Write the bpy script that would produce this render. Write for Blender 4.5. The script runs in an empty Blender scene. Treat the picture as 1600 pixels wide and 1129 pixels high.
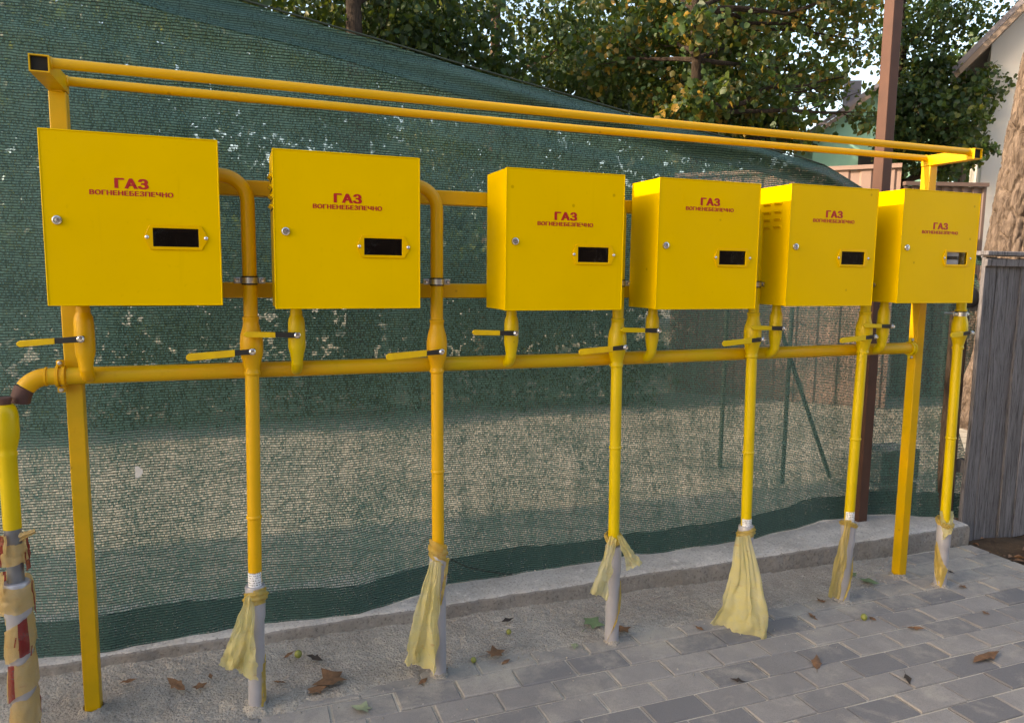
import bpy, math, random
import numpy as np
from mathutils import Vector, Matrix, noise

random.seed(7)
rng = np.random.default_rng(11)
S = bpy.context.scene
COL = S.collection
R = math.radians

# ------------------------------------------------------------------ camera
G = 1.268
YAW, PITCH, ROLL, FPX = 0.364744, -0.117752, 0.0121458, 1158.613
CAMP = Vector((0.436887, -2.221656, 0.09624 + G))
_f = Vector((math.sin(YAW)*math.cos(PITCH), math.cos(YAW)*math.cos(PITCH), math.sin(PITCH)))
_r0 = Vector((math.cos(YAW), -math.sin(YAW), 0)); _u0 = _r0.cross(_f)
_r = _r0*math.cos(ROLL) + _u0*math.sin(ROLL); _u = _u0*math.cos(ROLL) - _r0*math.sin(ROLL)
cam_d = bpy.data.cameras.new('camera'); cam = bpy.data.objects.new('camera', cam_d); COL.objects.link(cam)
cam.matrix_world = Matrix(((_r.x, _u.x, -_f.x, CAMP.x), (_r.y, _u.y, -_f.y, CAMP.y), (_r.z, _u.z, -_f.z, CAMP.z), (0, 0, 0, 1)))
cam_d.sensor_width = 36; cam_d.lens = 36*FPX/1600; cam_d.clip_start = 0.02; cam_d.clip_end = 2000
S.camera = cam

def at(px, py, Y):
    """world point seen in the photograph at (px, py) at depth Y behind the cabinet fronts"""
    d = _f + _r*((px-800)/FPX) - _u*((py-564.5)/FPX)
    t = (Y - CAMP.y)/d.y
    return CAMP + d*t

def atz(px, py, z=0.0):
    d = _f + _r*((px-800)/FPX) - _u*((py-564.5)/FPX)
    return CAMP + d*((z-CAMP.z)/d.z)

# ------------------------------------------------------------------ light
SUNV = Vector((-1.0, 0.05, 0.36)).normalized()
ELEV = math.asin(SUNV.z)
w = bpy.data.worlds.new('World'); S.world = w; w.use_nodes = True
nt = w.node_tree; nt.nodes.clear()
sky = nt.nodes.new('ShaderNodeTexSky'); sky.sky_type = 'NISHITA'; sky.sun_disc = False
sky.sun_elevation = ELEV; sky.sun_rotation = math.atan2(SUNV.x, SUNV.y)
sky.air_density = 1.0; sky.dust_density = 2.0; sky.ozone_density = 1.0
bg = nt.nodes.new('ShaderNodeBackground'); bg.inputs[1].default_value = 0.15
wo = nt.nodes.new('ShaderNodeOutputWorld')
nt.links.new(sky.outputs[0], bg.inputs[0]); nt.links.new(bg.outputs[0], wo.inputs[0])
sun_d = bpy.data.lights.new('sun', 'SUN'); sun_d.energy = 2.2; sun_d.angle = R(0.53); sun_d.color = (1.0, 0.88, 0.74)
sun = bpy.data.objects.new('sun', sun_d); COL.objects.link(sun)
sun.rotation_euler = SUNV.to_track_quat('Z', 'Y').to_euler(); sun.location = (-5, 2, 8)
S.view_settings.view_transform = 'Standard'; S.view_settings.look = 'None'
S.view_settings.use_white_balance = True; S.view_settings.white_balance_temperature = 7800; S.view_settings.white_balance_tint = 12
S.view_settings.exposure = 1.95; S.view_settings.gamma = 1.0; S.view_settings.use_curve_mapping = False
S.cycles.transparent_max_bounces = 12; S.cycles.max_bounces = 8

# ------------------------------------------------------------------ materials
def lin(c):
    return tuple((v/255/12.92 if v/255 <= 0.04045 else ((v/255+0.055)/1.055)**2.4) for v in c)

class NT:
    def __init__(s, name):
        s.m = bpy.data.materials.new(name); s.m.use_nodes = True
        s.t = s.m.node_tree; s.t.nodes.clear()
        s.out = s.n('ShaderNodeOutputMaterial')
    def n(s, kind, **kw):
        nd = s.t.nodes.new(kind)
        for k, v in kw.items(): setattr(nd, k, v)
        return nd
    def l(s, a, b): s.t.links.new(a, b)
    def coord(s, kind='Object', scale=(1, 1, 1), rot=(0, 0, 0), src=None):
        mp = s.n('ShaderNodeMapping')
        if src is None:
            tc = s.n('ShaderNodeTexCoord'); src = tc.outputs[kind]
        s.l(src, mp.inputs[0]); mp.inputs[3].default_value = scale; mp.inputs[2].default_value = rot
        return mp.outputs[0]
    def pos(s, scale=(1, 1, 1)):
        g = s.n('ShaderNodeNewGeometry'); return s.coord(src=g.outputs['Position'], scale=scale)
    def noise(s, vec, scale, detail=4, rough=.55, dist=0.0):
        nd = s.n('ShaderNodeTexNoise'); s.l(vec, nd.inputs['Vector']); nd.inputs['Scale'].default_value = scale
        nd.inputs['Detail'].default_value = detail; nd.inputs['Roughness'].default_value = rough; nd.inputs['Distortion'].default_value = dist
        return nd.outputs[0]
    def voro(s, vec, scale, feature='F1', out='Distance'):
        nd = s.n('ShaderNodeTexVoronoi', feature=feature); s.l(vec, nd.inputs['Vector']); nd.inputs['Scale'].default_value = scale
        return nd.outputs[out]
    def ramp(s, fac, stops):
        nd = s.n('ShaderNodeValToRGB'); s.l(fac, nd.inputs[0]); el = nd.color_ramp.elements
        while len(el) < len(stops): el.new(.5)
        for e, (p, c) in zip(el, stops):
            e.position = p; e.color = (*c, 1) if not isinstance(c, (int, float)) else (c, c, c, 1)
        return nd.outputs[0]
    def mix(s, fac, a, b, blend='MIX'):
        nd = s.n('ShaderNodeMix', data_type='RGBA', blend_type=blend)
        for v, i in ((fac, 0), (a, 6), (b, 7)):
            if isinstance(v, (int, float)): nd.inputs[i].default_value = v if i == 0 else (v, v, v, 1)
            elif isinstance(v, tuple): nd.inputs[i].default_value = (*v, 1)
            else: s.l(v, nd.inputs[i])
        return nd.outputs[2]
    def math(s, op, a, b=None):
        nd = s.n('ShaderNodeMath', operation=op)
        for v, i in ((a, 0), (b, 1)):
            if v is None: continue
            if isinstance(v, (int, float)): nd.inputs[i].default_value = v
            else: s.l(v, nd.inputs[i])
        return nd.outputs[0]
    def bump(s, h, strength=.3, dist=.002, prev=None):
        nd = s.n('ShaderNodeBump'); s.l(h, nd.inputs['Height']); nd.inputs['Strength'].default_value = strength; nd.inputs['Distance'].default_value = dist
        if prev is not None: s.l(prev, nd.inputs['Normal'])
        return nd.outputs[0]
    def bsdf(s, col, rough=.5, metal=0.0, nrm=None, spec=.5, coat=0.0):
        b = s.n('ShaderNodeBsdfPrincipled')
        for v, k in ((col, 'Base Color'), (rough, 'Roughness'), (metal, 'Metallic'), (spec, 'Specular IOR Level'), (coat, 'Coat Weight')):
            if isinstance(v, tuple): b.inputs[k].default_value = (*v, 1)
            elif isinstance(v, (int, float)): b.inputs[k].default_value = v
            else: s.l(v, b.inputs[k])
        if nrm is not None: s.l(nrm, b.inputs['Normal'])
        return b.outputs[0]
    def done(s, sh): s.l(sh, s.out.inputs[0]); return s.m

M = {}
def paint(name, c, c2=None, scale=3.0, rough=.38, bumpy=.12, chips=False, coat=.05, spec=.35):
    t = NT(name); v = t.pos()
    col = c
    n1 = t.noise(v, scale, 5)
    col = t.mix(t.ramp(n1, [(.35, 0), (.68, 1)]), c, c2 or tuple(x*.86 for x in c))
    n2 = t.noise(v, 60, 3)
    col = t.mix(t.ramp(n2, [(.62, 0), (.85, .28)]), col, tuple(x*.55 for x in c))
    if chips:
        n3 = t.noise(v, 24, 6, .7)
        col = t.mix(t.ramp(n3, [(.66, 0), (.72, .7)]), col, lin((150, 120, 50)))
    sp = t.voro(t.pos((1, 1, 1)), 9); col = t.mix(t.ramp(sp, [(.035, .55), (.06, 0)]), col, tuple(x*.45 for x in c))
    st = t.noise(t.pos((26, 26, 1.2)), 1, 5, .7); col = t.mix(t.ramp(st, [(.60, 0), (.74, .16)]), col, tuple(x*.6 for x in c))
    rg = t.ramp(t.noise(v, 9, 4), [(.3, rough-.08), (.7, rough+.12)])
    b = t.bump(t.noise(v, 260, 2), bumpy, .0008); b = t.bump(t.noise(v, 12, 2), bumpy*.6, .004, b)
    return t.done(t.bsdf(col, rg, nrm=b, coat=coat, spec=spec))

YC = (.66, .415, 0)
M['cab'] = paint('cabinet_yellow_enamel', YC, (.62, .385, 0), 2.4, .46, .05, coat=0, spec=.12)
M['warm'] = paint('pipe_orange_yellow_paint', lin((206, 153, 0)), lin((198, 152, 0)), 5, .42, .3)
M['lemon'] = paint('pipe_lemon_yellow_paint', lin((200, 172, 0)), lin((186, 158, 0)), 5, .42, .3)
M['frame'] = paint('frame_yellow_paint', lin((206, 156, 0)), lin((186, 148, 0)), 7, .45, .35, chips=False)
M['manifold'] = paint('manifold_patchy_yellow_paint', lin((204, 148, 4)), lin((184, 156, 0)), 3.2, .45, .4, chips=True)
M['grip'] = paint('grip_yellow_plastic', lin((214, 176, 12)), lin((200, 160, 20)), 30, .5, .5, chips=True, coat=0)
M['sticker'] = paint('sticker_yellow_film', (.672, .388, 0), None, 8, .36, .02, coat=0, spec=.2)

def simple(name, c, rough=.5, metal=0.0, var=.75, scale=20, bumpy=.15, bscale=120, spec=.5):
    t = NT(name); v = t.pos(); n = t.noise(v, scale, 5)
    col = t.mix(t.ramp(n, [(.3, 0), (.7, 1)]), c, tuple(x*var for x in c))
    return t.done(t.bsdf(col, rough, metal, t.bump(t.noise(v, bscale, 3), bumpy, .002), spec))
M['red'] = simple('red_print', lin((168, 6, 6)), .45, 0, .9)
M['black'] = simple('black_rubber', (.012, .012, .013), .55, 0, .6)
M['dark'] = simple('dark_hollow', (.008, .007, .006), .9)
M['chrome'] = simple('worn_chrome', (.62, .62, .64), .25, 1.0, .8)
M['zinc'] = simple('zinc_steel', (.5, .5, .52), .38, 1.0, .7)
M['sleeve'] = simple('grey_plastic_sleeve', lin((164, 162, 168)), .32, .15, .88, 14, .1)
M['steelpipe'] = simple('galvanised_pipe', lin((120, 124, 132)), .4, .6, .8)
M['primer'] = simple('brown_primer', lin((84, 52, 46)), .7, 0, .6, 40, .4)
M['meter'] = simple('meter_plastic', lin((205, 205, 208)), .4)
M['white'] = simple('white_film', lin((222, 222, 222)), .5)
M['pole'] = simple('brown_steel_pole', lin((76, 46, 34)), .7, 0, .72, 9, .2)

def label_mat():
    t = NT('printed_white_label'); v = t.pos()
    wv = t.n('ShaderNodeTexWave', wave_type='BANDS', bands_direction='Z'); t.l(v, wv.inputs[0]); wv.inputs['Scale'].default_value = 42; wv.inputs['Distortion'].default_value = 0
    nn = t.noise(t.pos((1, 1, .2)), 420, 2)
    f = t.math('MULTIPLY', t.math('GREATER_THAN', wv.outputs[1], .55), t.math('GREATER_THAN', nn, .5))
    return t.done(t.bsdf(t.mix(f, lin((218, 218, 220)), lin((95, 95, 100))), .5))
M['label'] = label_mat()

def glass(name, tint):
    t = NT(name); fr = t.n('ShaderNodeFresnel'); fr.inputs[0].default_value = 1.5
    v = t.pos(); b = t.bump(t.noise(v, 20, 3), .3, .004)
    tr = t.n('ShaderNodeBsdfTransparent'); tr.inputs[0].default_value = (tint, tint, tint*1.03, 1)
    gl = t.n('ShaderNodeBsdfGlossy'); gl.inputs['Roughness'].default_value = .06; t.l(b, gl.inputs['Normal']); gl.inputs[0].default_value = (.9, .9, .9, 1)
    mx = t.n('ShaderNodeMixShader'); gb = t.n('ShaderNodeNewGeometry'); t.l(t.math('MULTIPLY', t.math('MULTIPLY', fr.outputs[0], 1.1), t.math('SUBTRACT', 1.0, gb.outputs['Backfacing'])), mx.inputs[0]); t.l(tr.outputs[0], mx.inputs[1]); t.l(gl.outputs[0], mx.inputs[2])
    return t.done(mx.outputs[0])
M['glass'] = glass('window_pane', .2)
M['glass_clear'] = glass('clear_window_pane', .85)

def concrete(name, c, c2, agg=90, bump=.8, bd=.006):
    t = NT(name); v = t.pos()
    n = t.noise(v, 5, 6, .6); col = t.mix(t.ramp(n, [(.32, 0), (.7, 1)]), c, c2)
    vo = t.voro(v, agg); n2 = t.noise(v, agg*1.4, 4, .7)
    n3 = t.noise(v, agg*.45, 5, .75)
    col = t.mix(t.ramp(n2, [(.34, .7), (.47, 0)]), col, tuple(x*.28 for x in c))
    col = t.mix(t.ramp(n3, [(.56, 0), (.70, .55)]), col, tuple(min(1, x*1.5) for x in c))
    col = t.mix(t.ramp(n3, [(.30, .45), (.44, 0)]), col, tuple(x*.45 for x in c))
    h = t.math('ADD', t.math('ADD', n2, n3), t.math('MULTIPLY', vo, -.6))
    b = t.bump(h, bump, bd); b = t.bump(t.noise(v, 18, 4), .5, .012, b)
    return t.done(t.bsdf(col, .93, nrm=b, spec=.2))
M['mortar'] = concrete('rough_mortar', lin((192, 184, 174)), lin((164, 154, 144)), 110, 1.0, .011)
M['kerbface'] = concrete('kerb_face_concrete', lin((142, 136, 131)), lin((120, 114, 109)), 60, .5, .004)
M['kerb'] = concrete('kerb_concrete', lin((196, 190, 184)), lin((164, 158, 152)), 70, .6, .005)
M['sand'] = concrete('jointing_sand', lin((206, 196, 180)), lin((182, 170, 154)), 260, .5, .002)
M['block'] = concrete('block_concrete', lin((150, 150, 150)), lin((120, 120, 120)), 60, .5, .004)

def paver_mat():
    t = NT('grey_paver_concrete'); v = t.pos(); oi = t.n('ShaderNodeObjectInfo')
    base = t.ramp(oi.outputs['Random'], [(0, lin((114, 112, 113))), (.5, lin((136, 131, 128))), (1, lin((158, 151, 145)))])
    n = t.noise(v, 9, 6, .65); col = t.mix(t.ramp(n, [(.35, 0), (.75, .55)]), base, lin((116, 112, 111)))
    d = t.noise(v, 4.3, 8, .68, .6); d2 = t.noise(v, 17, 6, .7)
    sp_ = t.n('ShaderNodeSeparateXYZ'); t.l(v, sp_.inputs[0])
    near = t.ramp(t.math('ADD', t.math('MULTIPLY', sp_.outputs[1], 1.6), .5), [(.30, -.03), (.72, .12)])
    dust = t.ramp(t.math('ADD', near, t.math('ADD', t.math('MULTIPLY', d, .7), t.math('MULTIPLY', d2, .3))), [(.52, 0), (.59, .26), (.68, .6)])
    col = t.mix(dust, col, lin((184, 174, 159)))
    n3 = t.noise(v, 320, 3, .7); col = t.mix(t.ramp(n3, [(.35, .35), (.5, 0)]), col, lin((76, 75, 77)))
    b = t.bump(n3, .35, .0015); b = t.bump(t.noise(v, 40, 3), .3, .003, b)
    return t.done(t.bsdf(col, .86, nrm=b, spec=.3))
M['paver'] = paver_mat()

def soil(name, a, b_, c, sc=2.5):
    t = NT(name); v = t.pos(); n = t.noise(v, sc, 8, .65); n2 = t.noise(v, 40, 5, .7)
    col = t.mix(t.ramp(n, [(.35, 0), (.65, 1)]), a, b_); col = t.mix(t.ramp(n2, [(.5, 0), (.7, .6)]), col, c)
    return t.done(t.bsdf(col, .95, nrm=t.bump(n2, .8, .02), spec=.15))
def yard():
    t = NT('yard_slabs'); v = t.pos(); n = t.noise(v, .9, 8, .65); n2 = t.noise(v, 40, 5, .7)
    col = t.mix(t.ramp(n, [(.35, 0), (.65, 1)]), lin((186, 178, 162)), lin((158, 150, 134))); col = t.mix(t.ramp(n2, [(.5, 0), (.7, .6)]), col, lin((220, 212, 196)))
    br = t.n('ShaderNodeTexBrick'); t.l(t.coord(src=v, rot=(0, 0, .5)), br.inputs[0]); br.inputs['Scale'].default_value = 1.0; br.inputs['Mortar Size'].default_value = .012; br.inputs['Brick Width'].default_value = .50; br.inputs['Row Height'].default_value = .25
    col = t.mix(t.math('MULTIPLY', br.outputs['Fac'], .6), col, lin((90, 84, 74)))
    return t.done(t.bsdf(col, .95, nrm=t.bump(n2, .5, .01), spec=.15))
M['yard'] = yard()
M['soil'] = soil('leaf_mould_soil', lin((92, 74, 58)), lin((66, 52, 42)), lin((120, 98, 74)), 5)

def wood(name, a, b_, dark):
    t = NT(name); oi = t.n('ShaderNodeObjectInfo')
    v = t.pos((14, 14, .9)); n = t.noise(v, 4, 8, .7, .5); n2 = t.noise(t.pos((60, 60, 2.5)), 3, 5, .7)
    col = t.mix(t.ramp(n, [(.35, 0), (.65, 1)]), a, b_); col = t.mix(t.ramp(n2, [(.36, .85), (.5, 0)]), col, dark)
    col = t.mix(t.math('MULTIPLY', oi.outputs['Random'], .35), col, dark)
    b = t.bump(n2, .7, .004)
    return t.done(t.bsdf(col, .85, nrm=b, spec=.25))
M['wood'] = wood('weathered_grey_wood', lin((136, 133, 137)), lin((108, 104, 106)), lin((42, 39, 39)))

def bark(name, a, b_):
    t = NT(name); v = t.pos((9, 9, 2.4)); n = t.noise(v, 2, 8, .7, .8); n2 = t.noise(t.pos((1, 1, .35)), 38, 5, .7)
    col = t.mix(t.ramp(n, [(.38, 0), (.62, 1)]), a, b_)
    return t.done(t.bsdf(col, .95, nrm=t.bump(t.math('ADD', n, n2), .9, .02), spec=.15))
M['bark'] = bark('tree_bark', lin((112, 94, 80)), lin((58, 46, 40)))
M['bark_dark'] = bark('shaded_dark_bark', lin((66, 56, 48)), lin((38, 31, 27)))
M['bark_light'] = bark('pale_tree_bark', lin((118, 104, 94)), lin((64, 54, 47)))

def leafm(name, stops, trans=.35):
    t = NT(name); g = t.n('ShaderNodeNewGeometry')
    col = t.ramp(g.outputs['Random Per Island'], stops)
    d = t.bsdf(col, .5, spec=.4); tr = t.n('ShaderNodeBsdfTranslucent'); t.l(t.mix(.5, col, (.30, .34, .02), 'ADD'), tr.inputs[0])
    mx = t.n('ShaderNodeMixShader'); mx.inputs[0].default_value = trans; t.l(d, mx.inputs[1]); t.l(tr.outputs[0], mx.inputs[2])
    return t.done(mx.outputs[0])
M['leaf'] = leafm('dark_foliage', [(0, (.010, .029, .010)), (.5, (.016, .046, .013)), (.88, (.028, .070, .018)), (.98, (.12, .12, .022))], .25)
M['linden'] = leafm('yellowing_foliage', [(0, (.012, .036, .010)), (.5, (.023, .057, .014)), (.78, (.042, .066, .015)), (.88, (.15, .10, .018)), (1, (.25, .145, .02))], .3)

def netm(name, dens):
    """knitted shade cloth: dark chain ribs every 8 mm with translucent tapes and random stitch holes between them"""
    t = NT(name); uv = t.n('ShaderNodeUVMap'); sep = t.n('ShaderNodeSeparateXYZ'); base = t.coord(src=uv.outputs[0])
    wob = t.noise(base, 5, 4); t.l(uv.outputs[0], sep.inputs[0])
    V = t.math('MULTIPLY', t.math('ADD', sep.outputs[1], t.math('MULTIPLY', wob, .016)), 1/.0086)
    U = t.math('MULTIPLY', sep.outputs[0], 1/.0040)
    fv = t.math('FRACT', V); fl = t.math('FLOOR', V)
    rib = t.math('LESS_THAN', fv, .34)
    wn = t.n('ShaderNodeTexWhiteNoise', noise_dimensions='2D'); cb = t.n('ShaderNodeCombineXYZ')
    t.l(t.math('FLOOR', t.math('ADD', U, t.math('MULTIPLY', fl, .37))), cb.inputs[0]); t.l(fl, cb.inputs[1]); t.l(cb.outputs[0], wn.inputs[0])
    patch = t.noise(t.coord(src=uv.outputs[0], scale=(.6, 1.6, 1)), 4.5, 5, .6); streak = t.noise(t.coord(src=uv.outputs[0], scale=(5, .5, 1)), 3, 3)
    keep = t.math('ADD', t.math('ADD', .52 + dens*.8, t.math('MULTIPLY', t.math('SUBTRACT', patch, .5), -.6)), t.math('MULTIPLY', t.math('SUBTRACT', streak, .5), -.5))
    wig = t.noise(t.coord(src=uv.outputs[0], scale=(1, 1.2, 1)), 120, 3, .7)
    fill = t.math('ADD', t.math('ADD', keep, .20), t.math('ADD', t.math('MULTIPLY', t.math('SUBTRACT', wn.outputs[0], .5), .45), t.math('MULTIPLY', t.math('SUBTRACT', wig, .5), .75)))
    fill = t.math('MINIMUM', t.math('MAXIMUM', fill, .26), .98)
    alpha = t.math('MAXIMUM', rib, fill)
    yarn = t.noise(t.coord(src=uv.outputs[0], scale=(1, 2, 1)), 150, 3, .7)
    tape = t.mix(t.ramp(yarn, [(.3, 0), (.72, 1)]), lin((50, 88, 82)), lin((118, 152, 142)))
    col = t.mix(rib, tape, lin((14, 40, 37)))
    col = t.mix(dens*1.6, col, lin((20, 60, 58)))
    d = t.bsdf(col, .5, spec=.4, nrm=t.bump(t.math('ABSOLUTE', t.math('SUBTRACT', fv, .5)), .5, .003))
    tl = t.n('ShaderNodeBsdfTranslucent'); t.l(col, tl.inputs[0])
    m1 = t.n('ShaderNodeMixShader'); m1.inputs[0].default_value = .38; t.l(d, m1.inputs[1]); t.l(tl.outputs[0], m1.inputs[2])
    tp = t.n('ShaderNodeBsdfTransparent'); m2 = t.n('ShaderNodeMixShader'); t.l(alpha, m2.inputs[0]); t.l(tp.outputs[0], m2.inputs[1]); t.l(m1.outputs[0], m2.inputs[2])
    return t.done(m2.outputs[0])
M['net'] = netm('green_shade_net', 0.0)
M['nethem'] = netm('green_net_folded_hem', .2)

def bagm(name, c, c2, smear):
    t = NT(name); v = t.pos(); n = t.noise(v, 30, 5, .6)
    col = t.mix(t.ramp(n, [(.3, 0), (.7, 1)]), c, c2)
    s = t.noise(t.pos((1, 1, 2.5)), 22, 5, .7); col = t.mix(t.ramp(s, [(.60, 0), (.68, smear)]), col, lin((196, 120, 70)))
    b = t.bump(t.noise(v, 38, 5, .75, 1.6), .8, .007); b = t.bump(t.voro(v, 70), .35, .004, b)
    d = t.bsdf(col, .28, nrm=b, spec=.6); tl = t.n('ShaderNodeBsdfTranslucent'); t.l(col, tl.inputs[0])
    m1 = t.n('ShaderNodeMixShader'); m1.inputs[0].default_value = .5; t.l(d, m1.inputs[1]); t.l(tl.outputs[0], m1.inputs[2])
    tp = t.n('ShaderNodeBsdfTransparent'); m2 = t.n('ShaderNodeMixShader'); t.l(t.ramp(n, [(.3, .66), (.7, .88)]), m2.inputs[0]); t.l(tp.outputs[0], m2.inputs[1]); t.l(m1.outputs[0], m2.inputs[2])
    return t.done(m2.outputs[0])
M['bag'] = bagm('thin_yellow_plastic', lin((238, 228, 176)), lin((222, 208, 138)), .4)
M['bag2'] = bagm('twisted_yellow_plastic', lin((224, 196, 104)), lin((208, 178, 84)), .45)
M['tape'] = bagm('cream_tape_film', lin((220, 194, 138)), lin((204, 174, 112)), .25)
M['tapered'] = bagm('red_tape_film', lin((150, 28, 22)), lin((136, 26, 22)), 0)
M['dryleaf'] = simple('dry_brown_leaf', lin((136, 98, 68)), .75, 0, .5, 60, .6)
M['greenleaf'] = simple('fresh_green_leaf', lin((112, 132, 92)), .6, 0, .7, 60, .4)
M['paleleaf'] = simple('pale_green_leaf', lin((160, 166, 130)), .6, 0, .75, 60, .4)
M['darkleaf'] = simple('blackened_leaf', lin((62, 52, 46)), .8, 0, .6, 60, .5)
M['acorn'] = simple('green_nut_shell', lin((128, 132, 62)), .5)
M['rust_sheet'] = simple('brown_sheet_metal', lin((130, 107, 97)), .6, 0, .86, 3, .1)
M['grey_sheet'] = simple('dark_brown_sheet_metal', lin((104, 84, 76)), .6, 0, .86, 3, .1)
M['teal'] = simple('teal_render', lin((136, 182, 160)), .9, 0, .9, 3, .3)
M['whitewall'] = simple('white_render', lin((226, 220, 214)), .9, 0, .92, 2, .3)
M['roofdark'] = simple('grey_roof_sheet', lin((112, 106, 110)), .7, 0, .8, 5, .2)
M['soffit'] = simple('brown_soffit_board', lin((120, 104, 92)), .7, 0, .8, 8, .2)
M['brickwall'] = simple('beige_render', lin((198, 184, 162)), .9, 0, .9, 2, .3)
M['wire'] = simple('rusty_wire', lin((70, 55, 48)), .6, .4)
M['bgstake'] = simple('dark_green_stake', lin((38, 52, 44)), .7)

# ------------------------------------------------------------------ mesh helpers
def wloc(o):
    v = Vector((0, 0, 0))
    while o is not None: v += o.location; o = o.parent
    return v

class MB:
    def __init__(s): s.v = []; s.f = []; s.mi = []; s.uv = None
    def add(s, vs, fs, mi=0):
        o = len(s.v); s.v += [tuple(v) for v in vs]; s.f += [tuple(i+o for i in f) for f in fs]; s.mi += [mi]*len(fs); return s
    def box(s, x0, x1, y0, y1, z0, z1, mi=0):
        vs = [(x, y, z) for x in (x0, x1) for y in (y0, y1) for z in (z0, z1)]
        return s.add(vs, [(0, 1, 3, 2), (4, 6, 7, 5), (0, 4, 5, 1), (2, 3, 7, 6), (0, 2, 6, 4), (1, 5, 7, 3)], mi)
    def tube(s, pts, rad, n=16, cap=True, mi=0):
        P = [Vector(p) for p in pts]; rad = rad if isinstance(rad, (list, tuple)) else [rad]*len(P)
        vs = []; up = None
        for i, p in enumerate(P):
            tg = (P[min(i+1, len(P)-1)] - P[max(i-1, 0)]).normalized()
            if up is None:
                a = Vector((0, 1, 0)) if abs(tg.y) < .9 else Vector((1, 0, 0)); up = (a - tg*a.dot(tg)).normalized()
            else: up = (up - tg*up.dot(tg)).normalized()
            b = tg.cross(up)
            for k in range(n):
                an = 2*math.pi*k/n; vs.append(p + (up*math.cos(an) + b*math.sin(an))*rad[i])
        fs = [(i*n+k, i*n+(k+1) % n, (i+1)*n+(k+1) % n, (i+1)*n+k) for i in range(len(P)-1) for k in range(n)]
        if cap: fs += [tuple(range(n-1, -1, -1)), tuple((len(P)-1)*n+k for k in range(n))]
        return s.add(vs, fs, mi)
    def lathe(s, prof, o, axis='z', n=24, mi=0):
        """prof: (radius, offset along axis)"""
        ax = {'z': Vector((0, 0, 1)), 'y': Vector((0, -1, 0)), 'x': Vector((1, 0, 0))}[axis]
        pts = [Vector(o) + ax*h for r, h in prof]
        P = pts; vs = []
        a = Vector((0, 1, 0)) if axis != 'y' else Vector((1, 0, 0)); b = ax.cross(a)
        for (r, h), p in zip(prof, P):
            for k in range(n):
                an = 2*math.pi*k/n; vs.append(p + (a*math.cos(an)+b*math.sin(an))*max(r, 1e-5))
        m = len(P)
        fs = [(i*n+k, i*n+(k+1) % n, (i+1)*n+(k+1) % n, (i+1)*n+k) for i in range(m-1) for k in range(n)]
        fs += [tuple(range(n-1, -1, -1)), tuple((m-1)*n+k for k in range(n))]
        return s.add(vs, fs, mi)
    def prism(s, poly, y0, y1, mi=0):
        """poly in x,z; extruded along y"""
        n = len(poly)
        vs = [(x, y0, z) for x, z in poly] + [(x, y1, z) for x, z in poly]
        fs = [tuple(range(n)), tuple(range(2*n-1, n-1, -1))] + [(i, n+i, n+(i+1) % n, (i+1) % n) for i in range(n)]
        return s.add(vs, fs, mi)
    def ring(s, outer, inner, y0, y1, mi=0):
        """flat frame between two polygons with the same vertex count, x,z, thickness y"""
        n = len(outer)
        vs = [(x, y0, z) for x, z in outer]+[(x, y0, z) for x, z in inner]+[(x, y1, z) for x, z in outer]+[(x, y1, z) for x, z in inner]
        fs = []
        for i in range(n):
            j = (i+1) % n
            fs += [(i, j, n+j, n+i), (2*n+i, 3*n+i, 3*n+j, 2*n+j), (i, 2*n+i, 2*n+j, j), (n+i, n+j, 3*n+j, 3*n+i)]
        return s.add(vs, fs, mi)
    def grid(s, fn, nu, nv, mi=0):
        vs = [fn(i/nu, j/nv) for j in range(nv+1) for i in range(nu+1)]
        fs = [(j*(nu+1)+i, j*(nu+1)+i+1, (j+1)*(nu+1)+i+1, (j+1)*(nu+1)+i) for j in range(nv) for i in range(nu)]
        return s.add(vs, fs, mi)
    def build(s, name, mats, parent=None, smooth=False, bevel=0, origin=None, angle=40):
        me = bpy.data.meshes.new(name)
        o = bpy.data.objects.new(name, me); COL.objects.link(o)
        off = Vector(origin) if origin is not None else (wloc(parent) if parent else Vector((0, 0, 0)))
        me.from_pydata([Vector(v)-off for v in s.v], [], s.f)
        mats = mats if isinstance(mats, list) else [mats]
        for m in mats: me.materials.append(M[m])
        if len(mats) > 1: me.polygons.foreach_set('material_index', s.mi)
        if parent: o.parent = parent
        if origin is not None: o.location = off - (wloc(parent) if parent else Vector((0, 0, 0)))
        if smooth:
            me.polygons.foreach_set('use_smooth', [True]*len(me.polygons)); me.set_sharp_from_angle(angle=R(angle))
        if bevel:
            b = o.modifiers.new('bevel', 'BEVEL'); b.width = bevel; b.segments = 2; b.limit_method = 'ANGLE'; b.angle_limit = R(50)
            me.polygons.foreach_set('use_smooth', [True]*len(me.polygons)); me.set_sharp_from_angle(angle=R(35))
        me.update()
        return o

def thing(name, label, cat, loc, group=None):
    o = bpy.data.objects.new(name, None); COL.objects.link(o); o.location = loc; o.empty_display_size = .1
    o['label'] = label; o['category'] = cat
    if group: o['group'] = group
    return o
def tag(o, label, cat, group=None):
    o['label'] = label; o['category'] = cat
    if group: o['group'] = group
    return o
def struct(o): o['kind'] = 'structure'; return o
def nz(x, y=0.0, z=0.0): return noise.noise((x, y, z))
def lerp(a, b, t): return a + (b-a)*t
def pl(pts, x):
    if x <= pts[0][0]: return pts[0][1]
    for (a, b), (c, d) in zip(pts, pts[1:]):
        if x <= c: return b + (d-b)*(x-a)/(c-a)
    return pts[-1][1]

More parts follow.
